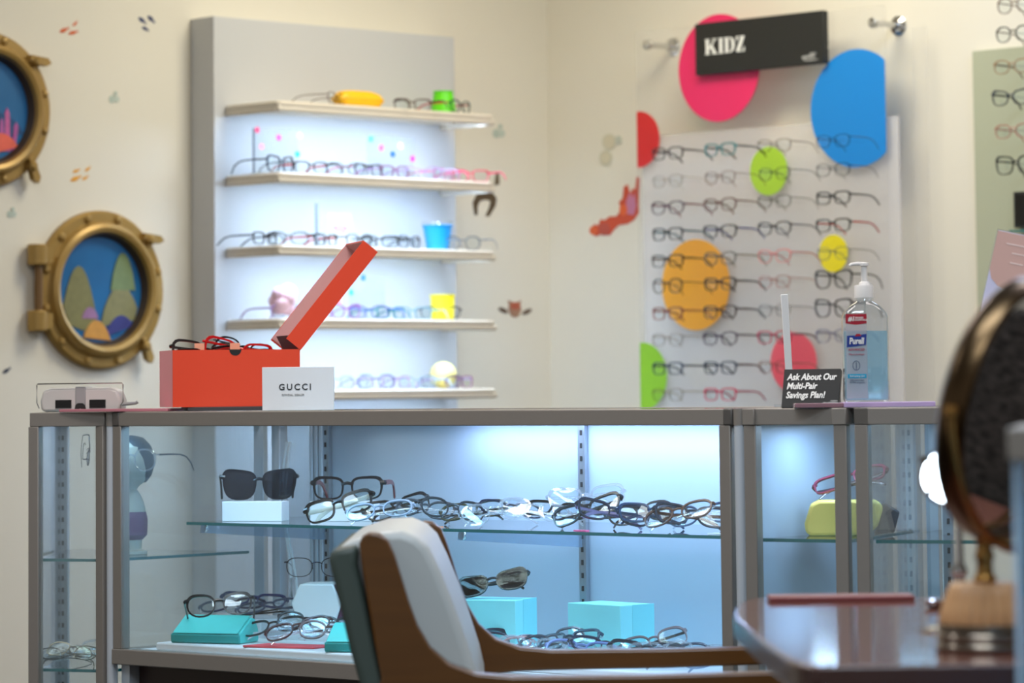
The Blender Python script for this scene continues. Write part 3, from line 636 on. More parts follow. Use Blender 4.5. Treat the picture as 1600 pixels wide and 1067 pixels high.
for cx, cy, ry, rgb, nm in ((1123, 106, 84, (226, 34, 98), 'pink'), (1338, 169, 92.5, (0, 128, 208), 'blue'), (998, 218, 44, (206, 32, 30), 'red'), (1201, 267, 38, (164, 204, 44), 'lime'), (1087, 445, 71, (228, 158, 18), 'orange'), (1302, 396, 29, (236, 220, 10), 'yellow'), (1003, 588, 53, (134, 188, 30), 'green'), (1240, 566, 47, (232, 84, 98), 'coral'), (1408, 604, 40, (170, 206, 60), 'pale green')):
    x, z = RW.hit(cx, cy, -PO - .007); r = RW.hit(cx, cy - ry, -PO - .007)[1] - z
    pts = [(min(px1 - .001, max(px0 + .001, a)), c) for a, c in circ(r, 72, (x, z))]
    if nm == 'pale green': continue
    tag(MB().prism(pts, -PO - .0078, -PO - .0062, 'y').build('dot', mat('dot_' + nm, rgb, .4), pt, smooth=0), nm + ' dot')
RX = Matrix.Rotation(R(90), 4, 'X')
for cx, cy in ((1012, 70), (1365, 36)):
    x, z = RW.hit(cx, cy, -PO - .006); 
    b = MB().lathe([(.010, 0), (.010, PO + .004)], 14, M=Matrix.Translation((x, 0, z)) @ RX)
    b.lathe([(.016, PO + .002), (.017, PO + .006), (.015, PO + .016), (.006, PO + .018)], 18, M=Matrix.Translation((x, 0, z)) @ RX); b.lathe([(.03, 0), (.03, .004), (.012, .012)], 20, M=Matrix.Translation((x, 0, z)) @ RX)
    b.build('standoff', M_chrome, pt)
# black sign
x, z = RW.hit(1087, 38, -PO - .03); x2, z2 = RW.hit(1287, 60, -PO - .03); zb = RW.hit(1089, 118, -PO - .03)[1]
st = thing('wall_sign', RW.w((x + x2) / 2, -PO - .03, (z + zb) / 2), 'black sign with white letters KIDZ across the top of the pink dot', 'sign', -45)
W2 = (x2 - x) / 2; H2 = (z - zb) / 2
MB().box(-W2, W2, -.004, .022, -H2, H2).build('board', M_black, st, .001)
def serif_word(word, h, m, parent, loc, rot, wd=.62, gap=.14):
    b = MB(); X = 0.0; k = h; sw = .20 * k; sf = .05 * k; th = .0012
    def poly(p): 
        ar = sum(p[i][0] * p[(i + 1) % len(p)][1] - p[(i + 1) % len(p)][0] * p[i][1] for i in range(len(p)))
        if ar < 0: p = p[::-1]
        b.prism(p, -th, 0, 'y')
    def rect(x0, x1, z0, z1): poly([(x0, z0), (x1, z0), (x1, z1), (x0, z1)])
    def stem(x):
        rect(x, x + sw, 0, k); rect(x - .07 * k, x + sw + .07 * k, 0, sf); rect(x - .07 * k, x + sw + .07 * k, k - sf, k)
    for c in word:
        if c == 'K':
            stem(X + .07 * k); a = X + .07 * k + sw
            poly([(a, .36 * k), (a + .06 * k, .52 * k), (a + .36 * k, k - sf), (a + .46 * k, k - sf), (a + .10 * k, .40 * k)]); poly([(a + .06 * k, .54 * k), (a + .20 * k, .66 * k), (a + .52 * k, sf), (a + .30 * k, sf)])
            rect(a + .22 * k, a + .56 * k, k - sf, k); rect(a + .20 * k, a + .60 * k, 0, sf); X += .07 * k + sw + .60 * k
        elif c == 'I': stem(X + .07 * k); X += sw + .14 * k
        elif c == 'D':
            stem(X + .07 * k); a = X + .07 * k + sw
            o = [(a, k)] + [(a + .10 * k + .34 * k * math.cos(R(q)), k / 2 + k / 2 * math.sin(R(q))) for q in range(80, -81, -16)] + [(a, 0)]
            n_ = [(a, sf)] + [(a + .08 * k + .17 * k * math.cos(R(q)), k / 2 + (k / 2 - sf) * math.sin(R(q))) for q in range(-80, 81, 16)] + [(a, k - sf)]
            for i in range(len(o) - 1): poly([o[i], o[i + 1], n_[len(n_) - 2 - i], n_[len(n_) - 1 - i]])
            X += .07 * k + sw + .46 * k
        elif c == 'Z':
            a = X + .03 * k; ww = .56 * k
            rect(a, a + ww, k - sf, k); rect(a, a + ww, 0, sf); poly([(a, sf), (a + .22 * k, sf), (a + ww, k - sf), (a + ww - .22 * k, k - sf)])
            poly([(a, k), (a, .70 * k), (a + .05 * k, .70 * k), (a + .12 * k, k - sf)]); poly([(a + ww, 0), (a + ww, .30 * k), (a + ww - .05 * k, .30 * k), (a + ww - .12 * k, sf)]); X += ww + .06 * k
        X += gap * k * .45
    o = b.build('lettering', m, parent, smooth=0); o.location = loc; o.rotation_euler = rot
    return o
xk, zk = RW.hit(1102, 86, -PO - .034); zk2 = RW.hit(1102, 62, -PO - .034)[1]
o = serif_word('KIDZ', zk2 - zk, M_lett, st, (xk - (x + x2) / 2, -.0045, zk - (z + zb) / 2), (0, 0, 0)); o.scale.x = 1.25
b = MB(); lx, lz = W2 * .80, -H2 * .72      # small emblem in the lower right corner of the sign
for cx, cz, a, c in ((-.022, 0, .010, .006), (.0, .002, .022, .0045), (.004, -.009, .030, .0025), (.012, .010, .014, .003)): b.prism([(lx + cx + a * math.cos(q), lz + cz + c * math.sin(q)) for q in [2 * math.pi * i / 16 for i in range(16)]], -.0052, -.004, 'y')
b.build('emblem', mat('grey_print', (150, 150, 148), .6), st, smooth=0)
# the eyeglasses on the panel
BRN = (96, 70, 56); PNK = (196, 120, 120); GRM = (150, 146, 140)
rows_y = (240, 283, 325, 366, 408, 447, 490, 531, 576, 617)
cols_x = (1042, 1124, 1209, 1301)
M_lensf = glass('far_lens', (0.97, 0.98, 0.985), .5, 0.02, f0=.04); M_peg = glass('peg_acrylic', (0.97, 0.97, 0.97), .5)
GL = [
 [('rect', (40, 36, 40), BLACK, 'dark grey'), ('rect', (20, 110, 116), BLACK, 'teal and black'), ('wire', (110, 84, 66), BRN, 'thin brown'), ('wire', (30, 60, 90), (60, 60, 70), 'dark blue')],
 [('wire', (170, 162, 150), (170, 162, 150), 'thin pale'), ('wire', (120, 84, 80), BRN, 'thin red brown'), ('wire', (40, 54, 46), (50, 56, 50), 'thin dark green'), ('wire', (36, 38, 42), GREY, 'thin black')],
 [('oval', (52, 30, 60), (100, 40, 52), 'purple black'), ('oval', (90, 56, 56), BRN, 'brown'), ('wire', (60, 62, 54), (76, 74, 62), 'olive'), ('rect', (26, 26, 28), (60, 58, 58), 'black square')],
 [('rect', (16, 36, 44), (20, 70, 78), 'black and teal'), ('rect', (22, 26, 40), (60, 60, 110), 'black and blue'), ('oval', (30, 30, 34), GREY, 'dark grey'), ('rect', (24, 22, 24), (170, 50, 44), 'black eyeglasses with red temples;')],
 [('rect', (30, 26, 26), (60, 44, 20), 'black brown'), ('oval', (90, 88, 86), (110, 100, 80), 'grey'), ('oval', PNK, (190, 130, 128), 'pale pink'), ('wire', (130, 130, 128), (90, 88, 80), 'thin grey')],
 [('round', (40, 30, 26), (84, 56, 24), 'dark brown round'), ('rect', (20, 20, 22), BLACK, 'black rectangular'), ('wire', (190, 110, 100), (150, 100, 96), 'thin rose'), ('square', (20, 20, 22), BLACK, 'bold black')],
 [('rect', (120, 60, 54), (140, 70, 44), 'red brown'), ('rect', (40, 24, 24), (50, 40, 40), 'black and brown'), ('wire', (120, 120, 124), GREY, 'thin steel grey'), ('square', (24, 24, 28), BLACK, 'bold dark')],
 [('wire', (120, 100, 84), (120, 100, 84), 'thin tan'), ('oval', (50, 32, 62), (30, 24, 34), 'purple and black'), ('rect', (170, 60, 84), (90, 70, 74), 'red pink'), ('oval', (110, 108, 130), (120, 118, 130), 'blue grey')],
 [('rect', (22, 40, 66), (30, 36, 40), 'navy'), ('rect', (26, 44, 62), BLACK, 'blue black'), ('wire', (140, 80, 60), (130, 90, 60), 'thin copper'), ('oval', (60, 60, 64), None, 'charcoal')],
 [('wire', (120, 104, 70), (130, 120, 90), 'thin gold brown'), ('rect', (180, 40, 74), (150, 60, 80), 'crimson'), ('oval', (150, 60, 70), None, 'dark red'), ('oval', (70, 64, 60), None, 'taupe')]]
OUT = PO + .165
for c in range(4):
    zr = []
    for r in range(10):
        # rows are level: heights from the first column
        z = RW.hit(cols_x[0], rows_y[r], -OUT)[1]; zr.append(z)
        if c >= 2 and r == 9: continue
        if c == 3 and r >= 8: continue
        xg = RW.hit(cols_x[c], rows_y[r], -OUT)[0]
        kd, col, tip, nm = GL[r][c]
        lb = (nm.rstrip(';') if nm.endswith(';') else nm + ' eyeglasses') + ' on dotted panel, %s row down, %s column across' % (ORD[r], ORD[c])
        glasses(RW.w(xg, -OUT, z), lb, 'eyeglasses on the dotted panel', kd, col, tip, (0, 0, -45 + random.uniform(-3, 3)), rest=False, sc=1.0, lens=M_lensf)
        MB().tube([(xg, -OUT + .004, z + .004), (xg, -PO - .004, z + .004)], .0018, 8).build('peg', M_peg, pt)

# ------------------------------------------------------------------ far right: grey green mirror panel with eyeglasses, black screen
x, z = RW.hit(1519, 80, -.02)
mt = thing('mirror_panel', RW.o, 'grey green mirror panel on the wall at the right edge of the photo', 'mirror', -45)
MB().box(x, x + .9, -.02, -.002, .6, z).build('mirror_sheet', mat('grey_green_glass', (174, 177, 152), .25, spec=.6), mt, .001)
x2, z2 = RW.hit(1583, 300, -.05); zb = RW.hit(1583, 356, -.05)[1]
t = thing('black_screen', RW.w(x2, -.035, zb), 'black framed dark screen on the grey green panel, cut by the right edge', 'screen', -45)
MB().box(0, .30, -.015, .014, 0, z2 - zb).build('frame', M_black, t, .002); MB().box(.008, .292, -.0165, -.014, .010, z2 - zb - .008).build('display_glass', mat('screen_glass', (10, 11, 12), .1), t)
MB().box(0, .30, -.04, .0, -.014, -.008).build('green_glass_ledge', M_edge, t)
for i, (px, py, kd, col, tip, nm) in enumerate(((1585, 8, 'round', (120, 100, 86), BRN, 'thin brown round eyeglasses cut by the top edge at the far right'), (1583, 53, 'round', (60, 56, 54), BRN, 'dark brown round eyeglasses just above the grey green panel'), (1581, 104, 'oval', (150, 120, 90), BRN, 'tan eyeglasses at the top of the grey green panel'), (1579, 153, 'cat', (34, 40, 58), BLACK, 'dark blue eyeglasses second down on the grey green panel'),
        (1583, 205, 'oval', (170, 120, 104), (190, 140, 120), 'rosy brown eyeglasses third down on the grey green panel'), (1587, 258, 'square', (36, 38, 36), BLACK, 'black square eyeglasses above the black screen'), (1606, 408, 'square', (30, 34, 36), BLACK, 'dark eyeglasses below the black screen'))):
    xg, zg = RW.hit(px, py, -.17)
    glasses(RW.w(xg, -.17, zg), nm, 'eyeglasses on the far right wall', kd, col, tip, (0, 0, -45), rest=False, sc=1.0)
    MB().tube([(xg - x + x, -.168, zg + .004), (xg, -.018, zg + .004)], .0028, 8).build('peg', M_acr, mt)

# ------------------------------------------------------------------ things on the counter top
TOP = ZT + .001
def on_top(px, v): return MC_F.w(MC_F.hit(px, 640, v)[0], v, TOP)
# white measuring device with a wire loop, on the left end
p = at(131, 640, 7.22); p.z = TOP
t = thing('measuring_device', p, 'grey white measuring device with two black windows and wire loop, left end of counter', 'device', -6)
b = MB(); prof = []
pl_ = [(-.084, .006), (-.078, .0), (.078, .0), (.084, .006), (.086, .022), (.078, .044), (.062, .050), (.012, .050), (-.012, .050), (-.062, .050), (-.080, .044), (-.086, .022)]
b.prism(pl_, -.03, .03, 'y'); b.build('body', mat('grey_white_plastic', (196, 192, 188), .35), t, .006, seg=3)
MB().box(-.011, .011, -.032, .031, .012, .052).build('centre_block', mat('grey_plastic', (150, 150, 150), .4), t, .002)
MB().prism([(-.013, 0), (-.010, .014), (-.005, .018), (.005, .018), (.010, .014), (.013, 0), (.006, 0), (.0, .008), (-.006, 0)], -.034, -.03, 'y').build('nose_notch', M_black, t)
for sx in (-.036, .036): MB().box(sx - .017, sx + .017, -.0316, -.029, .008, .025).build('dark_window', mat('window_black', (10, 10, 12), .25), t)
MB().tube([(-.086, -.036, .008), (-.091, -.036, .02), (-.091, -.036, .056), (-.089, -.036, .0585), (.089, -.036, .0585), (.091, -.036, .056), (.091, -.036, .02), (.085, -.036, .012)], .0013, 8).build('wire_loop', M_chrome, t)
MB().tube([(.080, -.02, .014), (.115, -.02, .017), (.118, -.02, .02)], [.004, .003, .004], 8).build('side_lever', mat('grey_plastic', (150, 150, 150), .4), t)
# pads lying on the counter
def pad(name, px0, px1, Y0, Y1, h, rgb, label, dep=.10, cat='pad'):
    a = at(px0, 640, Y0); c = at(px1, 640, Y1); a.z = c.z = TOP; d = c - a; ang = math.degrees(math.atan2(d.y, d.x))
    t = thing(name, a, label, cat, ang)
    MB().box(0, d.length, 0, dep, 0.0, h).build('slab', mat('pad_%d_%d_%d' % rgb, rgb, .25), t, .001); return t
pad('plastic_pad', 92, 262, 7.14, 7.02, .006, (188, 120, 132), 'dusty pink plastic pad between the measuring device and the orange box', .06)
# orange box with open lid
BT = TOP + .0082
bx = at(270, 634, 7.0); bx.z = BT
t = thing('folder', (bx.x, bx.y, TOP), 'thin dark folder under the orange box', 'folder', 10)
MB().box(.03, .27, .004, .17, 0, .0078).build('cover', mat('dark_folder', (54, 50, 52), .5), t, .001)
pxm = 5400 / 7.0; BL = .262; BD = .165; BH = .115
ob = thing('gift_box', bx, 'bright orange open box full of eyeglasses with its lid tilted back', 'box', 15)
M_or = mat('orange_card', (224, 66, 30), .5, var=.03, scale=6); M_pk = mat('pink_inside', (206, 160, 158), .6)
b = MB(); tk = .003
b.box(0, BL, 0, tk, 0, BH); b.box(0, BL, BD - tk, BD, 0, BH); b.box(BL - tk, BL, tk, BD - tk, 0, BH); b.box(tk, BL - tk, tk, BD - tk, 0, tk)
b.build('box_body', M_or, ob, smooth=0)
MB().box(0, tk, tk, BD - tk, 0, BH).build('end_wall', mat('pink_end', (240, 150, 160), .5), ob, smooth=0)
xn = BL * .49
MB().prism([(xn + .0125 * math.cos(R(a)), BH + .0005 + .0125 * math.sin(R(a))) for a in range(180, 361, 15)], -.0006, .0, 'y').build('thumb_notch', M_black, ob)
LA = R(50.8); dv = Vector((math.cos(LA), 0, math.sin(LA))); wv = Vector((-math.sin(LA), 0, math.cos(LA)))
O = Vector((BL + .001, -.002, BH - .002)); ML = Matrix((( dv.x, 0, wv.x, O.x), (0, 1, 0, O.y), (dv.z, 0, wv.z, O.z), (0, 0, 0, 1)))
LH = .038; LLn = .258; b = MB()
b.box(0, LLn, 0, BD + .004, 0, tk, 0, ML); b.box(0, LLn, 0, tk, tk, LH, 0, ML); b.box(0, LLn, BD + .001, BD + .004, tk, LH, 0, ML); b.box(LLn - tk, LLn, tk, BD, tk, LH, 0, ML)
ld = b.build('lid', M_or, ob, smooth=0)
b = MB(); b.box(tk, LLn - tk, tk, BD, tk, tk + .0008, 0, ML); b.box(tk, LLn - tk, BD - .0002, BD + .0006, tk, LH - .0005, 0, ML); b.box(LLn - tk - .001, LLn - tk, tk, BD, tk, LH - .0005, 0, ML); b.box(tk, LLn - tk, tk, tk + .0008, tk, LH - .0005, 0, ML)
b.build('lid_lining', M_pk, ld, smooth=0)
MB().add([(BL - .001, .004, BH - .004), (BL - .001, BD - .004, BH - .004), Vector((0, BD - .004, 0)) + O + dv * .012 + wv * LH * .9 - Vector((.0, 0, 0)), Vector((0, .006, 0)) + O + dv * .012 + wv * LH * .9], [(0, 1, 2, 3), (3, 2, 1, 0)]).build('hinge_flap', mat('grey_card', (120, 100, 112), .6), ob, smooth=0)
def inbox(x, y, z): return ob.matrix_basis @ Vector((x, y, z)) if False else bx + Matrix.Rotation(R(15), 3, 'Z') @ Vector((x, y, z))
G4 = 'eyeglasses in the orange box'
glasses(inbox(.075, .040, .101), 'black eyeglasses at the left end of the orange box', G4, 'rect', BLACK, None, (8, -4, 14), True, rest=False)
glasses(inbox(.085, .085, .106), 'brown black eyeglasses second from the left in the orange box', G4, 'square', (34, 24, 22), None, (-8, 4, 24), True, rest=False)
glasses(inbox(.145, .055, .106), 'red eyeglasses in the middle of the orange box', G4, 'square', (196, 22, 26), (214, 30, 30), (6, 9, 24), True, rest=False)
glasses(inbox(.165, .100, .112), 'black eyeglasses with dark blue temples behind the red pair', G4, 'round', (20, 22, 30), (40, 50, 72), (4, 12, 16), True, rest=False)
glasses(inbox(.180, .130, .100), 'small black eyeglasses near the lid in the orange box', G4, 'oval', BLACK, None, (6, 5, 14), True, rest=False)
for x, y, lb in ((.062, .042, 'left peach price tag sticking up in the orange box'), (.133, .030, 'middle peach price tag hanging on the red eyeglasses')):
    q = inbox(x, y, BH - .004); t = thing('price_tag', q, lb, 'price tag', 10, 'peach price tags'); MB().box(-.010, .010, -.0005, .0005, 0, .018).build('tag', mat('peach_tag', (232, 164, 134), .6), t)
# white card
p = at(466, 640.5, 6.83); p.z = TOP
t = thing('brand_card', p, 'white standing card with printed name in front of the orange box', 'card', 0)
cw = 112 / F * 6.83; chh = 67.5 / F * 6.83
MB().box(-cw / 2, cw / 2, 0, .014, 0, chh).build('card', mat('card_white', (222, 230, 236), .5), t, .0008)
text('GUCCI', .0172, M_dark, t, (-.006, -.0006, chh * .535), UP, space=1.32, off=.0002)
text('OFFICIAL DEALER', .0052, mat('grey_print', (150, 150, 148), .6), t, (-.010, -.0006, chh * .36), UP, name='small_lettering', space=1.1)
# black savings sign
p = at(1265, 634, 6.02); p.z = TOP
t = thing('tabletop_sign', p, 'small black slanted sign with white slanted lettering beside the pump bottle', 'sign', -17)
wS, hS = .101, .073; MT = Matrix.Translation((0, 0, 0)) @ Matrix.Rotation(R(-24), 4, 'X')
bk = MB().box(-wS / 2, wS / 2, 0, .012, 0, hS, 0, MT); bk.build('board', M_black, t, .0008)
MB().prism([(.010, 0), (.045, 0), (.036, .05), (.030, .05)], -wS / 2 + .004, wS / 2 - .004, 'x').build('foot', M_black, t, smooth=0)
for i, ln in enumerate(('Ask About Our', 'Multi-Pair', 'Savings Plan!')):
    q = MT @ Vector((-wS * .43, -.0006, hS * (.78 - .235 * i)))
    text(ln, .0170, M_lett, t, q, (math.pi / 2 - R(24), 0, 0), shear=.18, off=.00042, align='LEFT', sx=.80)
b = MB()
for cx, cz, a, c in ((-.010, 0, .005, .0028), (.004, .0015, .011, .0016), (.004, -.003, .012, .0011), (.006, .005, .007, .0012)): b.prism([(wS * .36 + cx + a * math.cos(q), hS * .09 + cz + c * math.sin(q)) for q in [2 * math.pi * i / 14 for i in range(14)]], -.0008, .0, 'y', 0, MT)
b.build('emblem', mat('grey_print', (150, 150, 148), .6), t, smooth=0)
# slim white sign holder, edge on
p = at(1236, 630, 6.22); p.z = TOP
t = thing('sign_holder', p, 'slim white sign holder seen edge on behind the black sign', 'sign holder', -4.6)
MB().box(-.0065, .0065, 0, .14, .004, .202, 0, Matrix.Rotation(R(-2.5), 4, 'Y')).build('sheet', mat('white_acrylic', (214, 216, 216), .35), t, .0015)
MB().box(-.03, .03, 0, .14, 0, .004).build('foot', M_acr, t)
# pads under the bottle
a = at(1243, 636, 5.93); pad('plastic_pad', 1243, 1318, 5.905, 5.905, .0075, (150, 112, 122), 'mauve brown plastic pad in front of the black sign', .05)
pad('plastic_pad', 1319, 1462, 5.895, 5.895, .0085, (196, 170, 214), 'lilac plastic pad under the pump bottle', .09)
# pump bottle
p = at(1354, 628, 5.945); p.z = TOP + .0088
bt = thing('pump_bottle', p, 'clear pump bottle of pale blue hand sanitizer on the lilac pad', 'bottle', 0)
def bsec(wx, wy, z, r): return [Vector((x, y, z)) for x, y in rrect(-wx / 2, wx / 2, -wy / 2, wy / 2, r, 4)]
W0, D0 = .0775, .048
sec = [(W0 - .006, D0 - .006, 0, .012), (W0, D0, .004, .013), (W0 - .001, D0, .060, .013), (W0, D0, .145, .013), (W0 - .006, D0 - .004, .154, .014), (.052, .040, .164, .014), (.034, .032, .170, .0145), (.029, .029, .172, .0142), (.029, .029, .180, .0142)]
MB().loft([bsec(*q) for q in sec], caps=True).build('bottle_body', glass('bottle_plastic', (.93, .96, .98), 1.6, .03), bt, smooth=50)
sq = [(W0 - .010, D0 - .010, .003, .010), (W0 - .005, D0 - .005, .006, .011), (W0 - .005, D0 - .005, .060, .011), (W0 - .004, D0 - .005, .121, .011)]
MB().loft([bsec(*q) for q in sq]).build('liquid', glass('blue_gel', (.74, .90, .95), .6, .1, milk=.30, milkc=(170, 214, 236)), bt, smooth=50)
MB().lathe([(.0165, .178), (.0165, .197), (.0155, .2)], 28, M=Matrix.Translation((-.001, 0, 0))).build('cap', M_white, bt)
b = MB().lathe([(.010, .2), (.009, .204), (.0055, .206), (.0050, .232), (.0085, .233), (.0085, .2375), (.003, .239)], 20); b.tube([(0, 0, .2355), (-.012, -.003, .2365), (-.022, -.005, .2355), (-.026, -.006, .233)], [.0042, .0036, .003, .0022], 10)
b.build('pump', M_white, bt)
MB().tube([(0, 0, .178), (.002, 0, .02)], .002, 8).build('dip_tube', M_acr, bt)
yl = -D0 / 2 - .0006; xl = -W0 / 2 + .003
lb = MB().box(xl, xl + .036, yl, yl + .0005, .006, .148).build('label_film', glass('label_film', (1, 1, 1), .3, .2, milk=.35, milkc=(214, 206, 210)), bt, smooth=0)
MB().prism([(xl, .134), (xl + .018, .1315), (xl + .036, .134), (xl + .036, .150), (xl, .150)], yl - .0006, yl, 'y').build('red_band', mat('label_red', (170, 14, 44), .4), bt)
text('#1', .0105, M_lett, bt, (xl + .010, yl - .0009, .1415), UP, shear=.15, off=.0004, name='small_lettering')
text('BRAND\nin HOSPITALS', .0042, M_lett, bt, (xl + .0235, yl - .0009, .1415), UP, off=.0001, name='small_lettering', line=.9)
MB().prism([(xl + .001, .093), (xl + .016, .0945), (xl + .034, .097), (xl + .0355, .116), (xl + .018, .1135), (xl + .002, .113)], yl - .0006, yl, 'y').build('blue_band', mat('label_blue', (20, 52, 140), .4), bt)
MB().prism([(xl + .015, .1115), (xl + .027, .1125), (xl + .024, .116), (xl + .018, .116)], yl - .0009, yl - .0004, 'y').build('red_drop', mat('label_red', (170, 14, 44), .4), bt)
text('Purell', .0150, M_lett, bt, (xl + .018, yl - .0010, .1035), UP, shear=.12, off=.0005, sx=.72)
text('ADVANCED', .0058, mat('label_red', (170, 14, 44), .4), bt, (xl + .018, yl - .0006, .089), UP, name='small_lettering', off=.0001, sx=.9)
text('Hand Sanitizer', .0048, mat('label_red', (170, 14, 44), .4), bt, (xl + .018, yl - .0006, .081), UP, name='small_lettering', sx=.95)
MB().box(xl + .002, xl + .034, yl - .0006, yl, .0405, .0475).build('cyan_band', mat('label_cyan', (30, 160, 200), .4), bt)
text('Refreshing Gel', .0042, M_lett, bt, (xl + .018, yl - .0009, .044), UP, name='small_lettering')
text('Kills more than\n99.99% of germs', .0040, mat('label_navy', (40, 40, 80), .5), bt, (xl + .018, yl - .0006, .035), UP, name='small_lettering')
b = MB().tube([(xl + .017 + .006 * math.cos(a), yl - .0003, .062 + .008 * math.sin(a)) for a in [2 * math.pi * i / 20 for i in range(20)]], .0005, 6, True); b.box(xl + .0165, xl + .0175, yl - .0006, yl, .054, .068)
b.build('round_mark', mat('label_navy', (40, 40, 80), .5), bt)
# tall leaning sign at the far right
p = at(1530, 640, 5.6); p.z = TOP
t = thing('card_holder', p, 'tall clear holder with pink and lilac leaflet leaning behind the round mirror', 'sign holder', -12)
hT = .292; MT = Matrix.Rotation(R(-8), 4, 'X') @ Matrix.Rotation(R(13), 4, 'Y')
MB().box(-.034, .034, 0, .003, 0, hT, 0, MT).build('clear_sheet', M_acr, t)
MB().box(-.032, .032, -.0008, 0, .0, hT - .002, 0, MT).build('leaflet', mat('lilac_paper', (206, 204, 232), .5), t)
pk = [(-.032, hT - .003), (-.032, .225), (-.026, .210), (-.014, .200), (0, .196), (.016, .198), (.032, .206), (.032, hT - .003)]
MB().prism(pk, -.0014, -.0008, 'y', 0, MT).build('pink_print_area', mat('rose_paper', (206, 164, 152), .5), t)
b = MB()
for x0_, x1_, dz in ((-.014, .016, .020), (-.002, .020, .034), (-.002, .020, .050)): b.box(x0_, x1_, -.0018, -.0014, hT - dz - .002, hT - dz, 0, MT)
b.build('pale_lines', mat('pale_print', (232, 208, 200), .5), t, smooth=0)
MB().box(-.04, .06, 0, .05, 0, .004).build('foot', M_acr, t)

# ------------------------------------------------------------------ things inside the long case
def in_case(px, v, z): return MC_F.w(MC_F.hit(px, 800, v)[0], v, z)
M_blk = mat('white_block', (236, 238, 242), .4)
def block(px0, px1, v, h, dep, label, z=ZS, yaw=0):
    Y = at(px0, 800, 6).y
    p = in_case((px0 + px1) / 2, v, z); sc = F / p.y; wd = (px1 - px0) / sc
    t = thing('display_block', p, label, 'display block', yaw, 'white display blocks'); MB().box(-wd / 2, wd / 2, -dep / 2, dep / 2, 0, h).build('block', M_blk, t, .001); return p, wd
p, _ = block(351, 448, .19, .040, .05, 'white block under the large dark sunglasses', yaw=-14)
glasses(p + Vector((.008, .0, .0402)), 'large dark square sunglasses on the left white block', None, 'butterfly', (14, 24, 36), None, (0, 0, 6), lens=M_sun, sc=1.05, name='sunglasses', cat='sunglasses')
p, _ = block(488, 590, .27, .040, .05, 'white block under the black eyeglasses with red striped temples', yaw=-10)
glasses(p + Vector((.006, -.01, .0402)), 'black square eyeglasses with red striped temples on the right white block', None, 'boldrect', (16, 18, 26), (120, 34, 42), (0, 0, -8), sc=1.03)
GS = 'eyeglasses piled on the glass shelf'
def pile(items, z, v0, where, grp):
    used = {}
    for n, (px, dv_, kind, col, tip, look, rot, dz) in enumerate(items):
        if tip is None and n % 3 != 2: tip = CRYS
        q = in_case(px, v0 + dv_, z + dz)
        glasses(q, look + where, grp, kind, col, tip, rot, True)
SMK = (70, 74, 84); BLUEG = (60, 78, 110)
pile([(529, .0, 'boldrect', BLACK, (226, 222, 206), 'black eyeglasses tilted before the right white block', (-18, -14, -12), .0),
      (592, .02, 'oval', (150, 164, 184), CRYS, 'pale blue eyeglasses first right of the white block', (-42, -6, -10), .0),
      (622, .13, 'cat', BLACK, None, 'black cat eye eyeglasses at the back left', (-35, -10, 20), .0),
      (662, .08, 'oval', SMK, CRYS, 'smoky oval eyeglasses behind the orange paper', (-40, 4, -30), .0),
      (708, .03, 'round', (50, 54, 60), CRYS, 'dark grey round eyeglasses beside the orange paper', (-38, 8, 14), .0),
      (738, .10, 'oval', (66, 64, 44), BLACK, 'olive black eyeglasses lying behind the grey round pair', (-42, -6, -14), .0),
      (772, .02, 'round', CRYS, CRYS, 'clear round eyeglasses, left of two clear front pairs', (-35, -8, 12), .0),
      (800, .12, 'oval', NAVY, CRYS, 'navy eyeglasses behind the clear pairs', (-48, 6, 25), .0),
      (835, .025, 'oval', CRYS, CRYS, 'clear oval eyeglasses, right of two clear front pairs', (-42, 10, -14), .0),
      (868, .12, 'rect', BLACK, None, 'black rectangular eyeglasses behind the clear oval pair', (-48, 5, -25), .0),
      (918, .17, 'square', CRYS, CRYS, 'large clear eyeglasses standing on top before the steel standard', (-14, -4, 6), .018),
      (915, .05, 'cat', (20, 24, 34), None, 'black cat eye eyeglasses tilted before the steel standard', (-38, -16, -20), .0),
      (960, .02, 'cat', (26, 34, 52), (120, 110, 150), 'dark blue cat eye eyeglasses before the steel standard', (-38, 10, 10), .0),
      (1003, .13, 'oval', (50, 50, 48), BLACK, 'dark eyeglasses at the back right of the standard', (-32, -6, 20), .0),
      (1022, .07, 'rect', (20, 50, 84), None, 'deep blue rectangular eyeglasses right of the standard', (-30, 4, 10), .0),
      (1058, .02, 'oval', TORT, CRYS, 'tortoise brown eyeglasses near the right post', (-42, -12, -22), .0),
      (1082, .05, 'cat', (44, 46, 58), TORT, 'grey black cat eye eyeglasses touching the tortoise pair', (-36, 6, 6), .0),
      (1098, .13, 'oval', BLUEG, CRYS, 'slate blue eyeglasses at the right end by the post', (-30, -6, -10), .0)], ZS + .0005, .13, ' on the glass shelf', GS)
def slip(px, v, L, W_, rgb, label, z, yaw, name='paper_slip', group='paper slips in the long case'):
    t = thing(name, in_case(px, v, z), label, 'paper slip', yaw, group); MB().box(-L / 2, L / 2, -W_ / 2, W_ / 2, 0, .0025).build('slip', mat('slip_%d_%d_%d' % rgb, rgb, .5), t); return t
slip(672, .10, .055, .012, (236, 150, 100), 'orange and white slip under the eyeglasses pile on the glass shelf', ZS + .0003, -36)
slip(908, .10, .030, .010, (246, 96, 150), 'hot pink slip at the front of the glass shelf', ZS + .0003, -42)
slip(620, .10, .04, .016, (232, 236, 240), 'white slip at the left of the eyeglasses pile on the glass shelf', ZS + .0003, -30)
slip(1120, .11, .03, .018, (236, 240, 244), 'white slip at the right end of the glass shelf', ZS + .0003, -42)
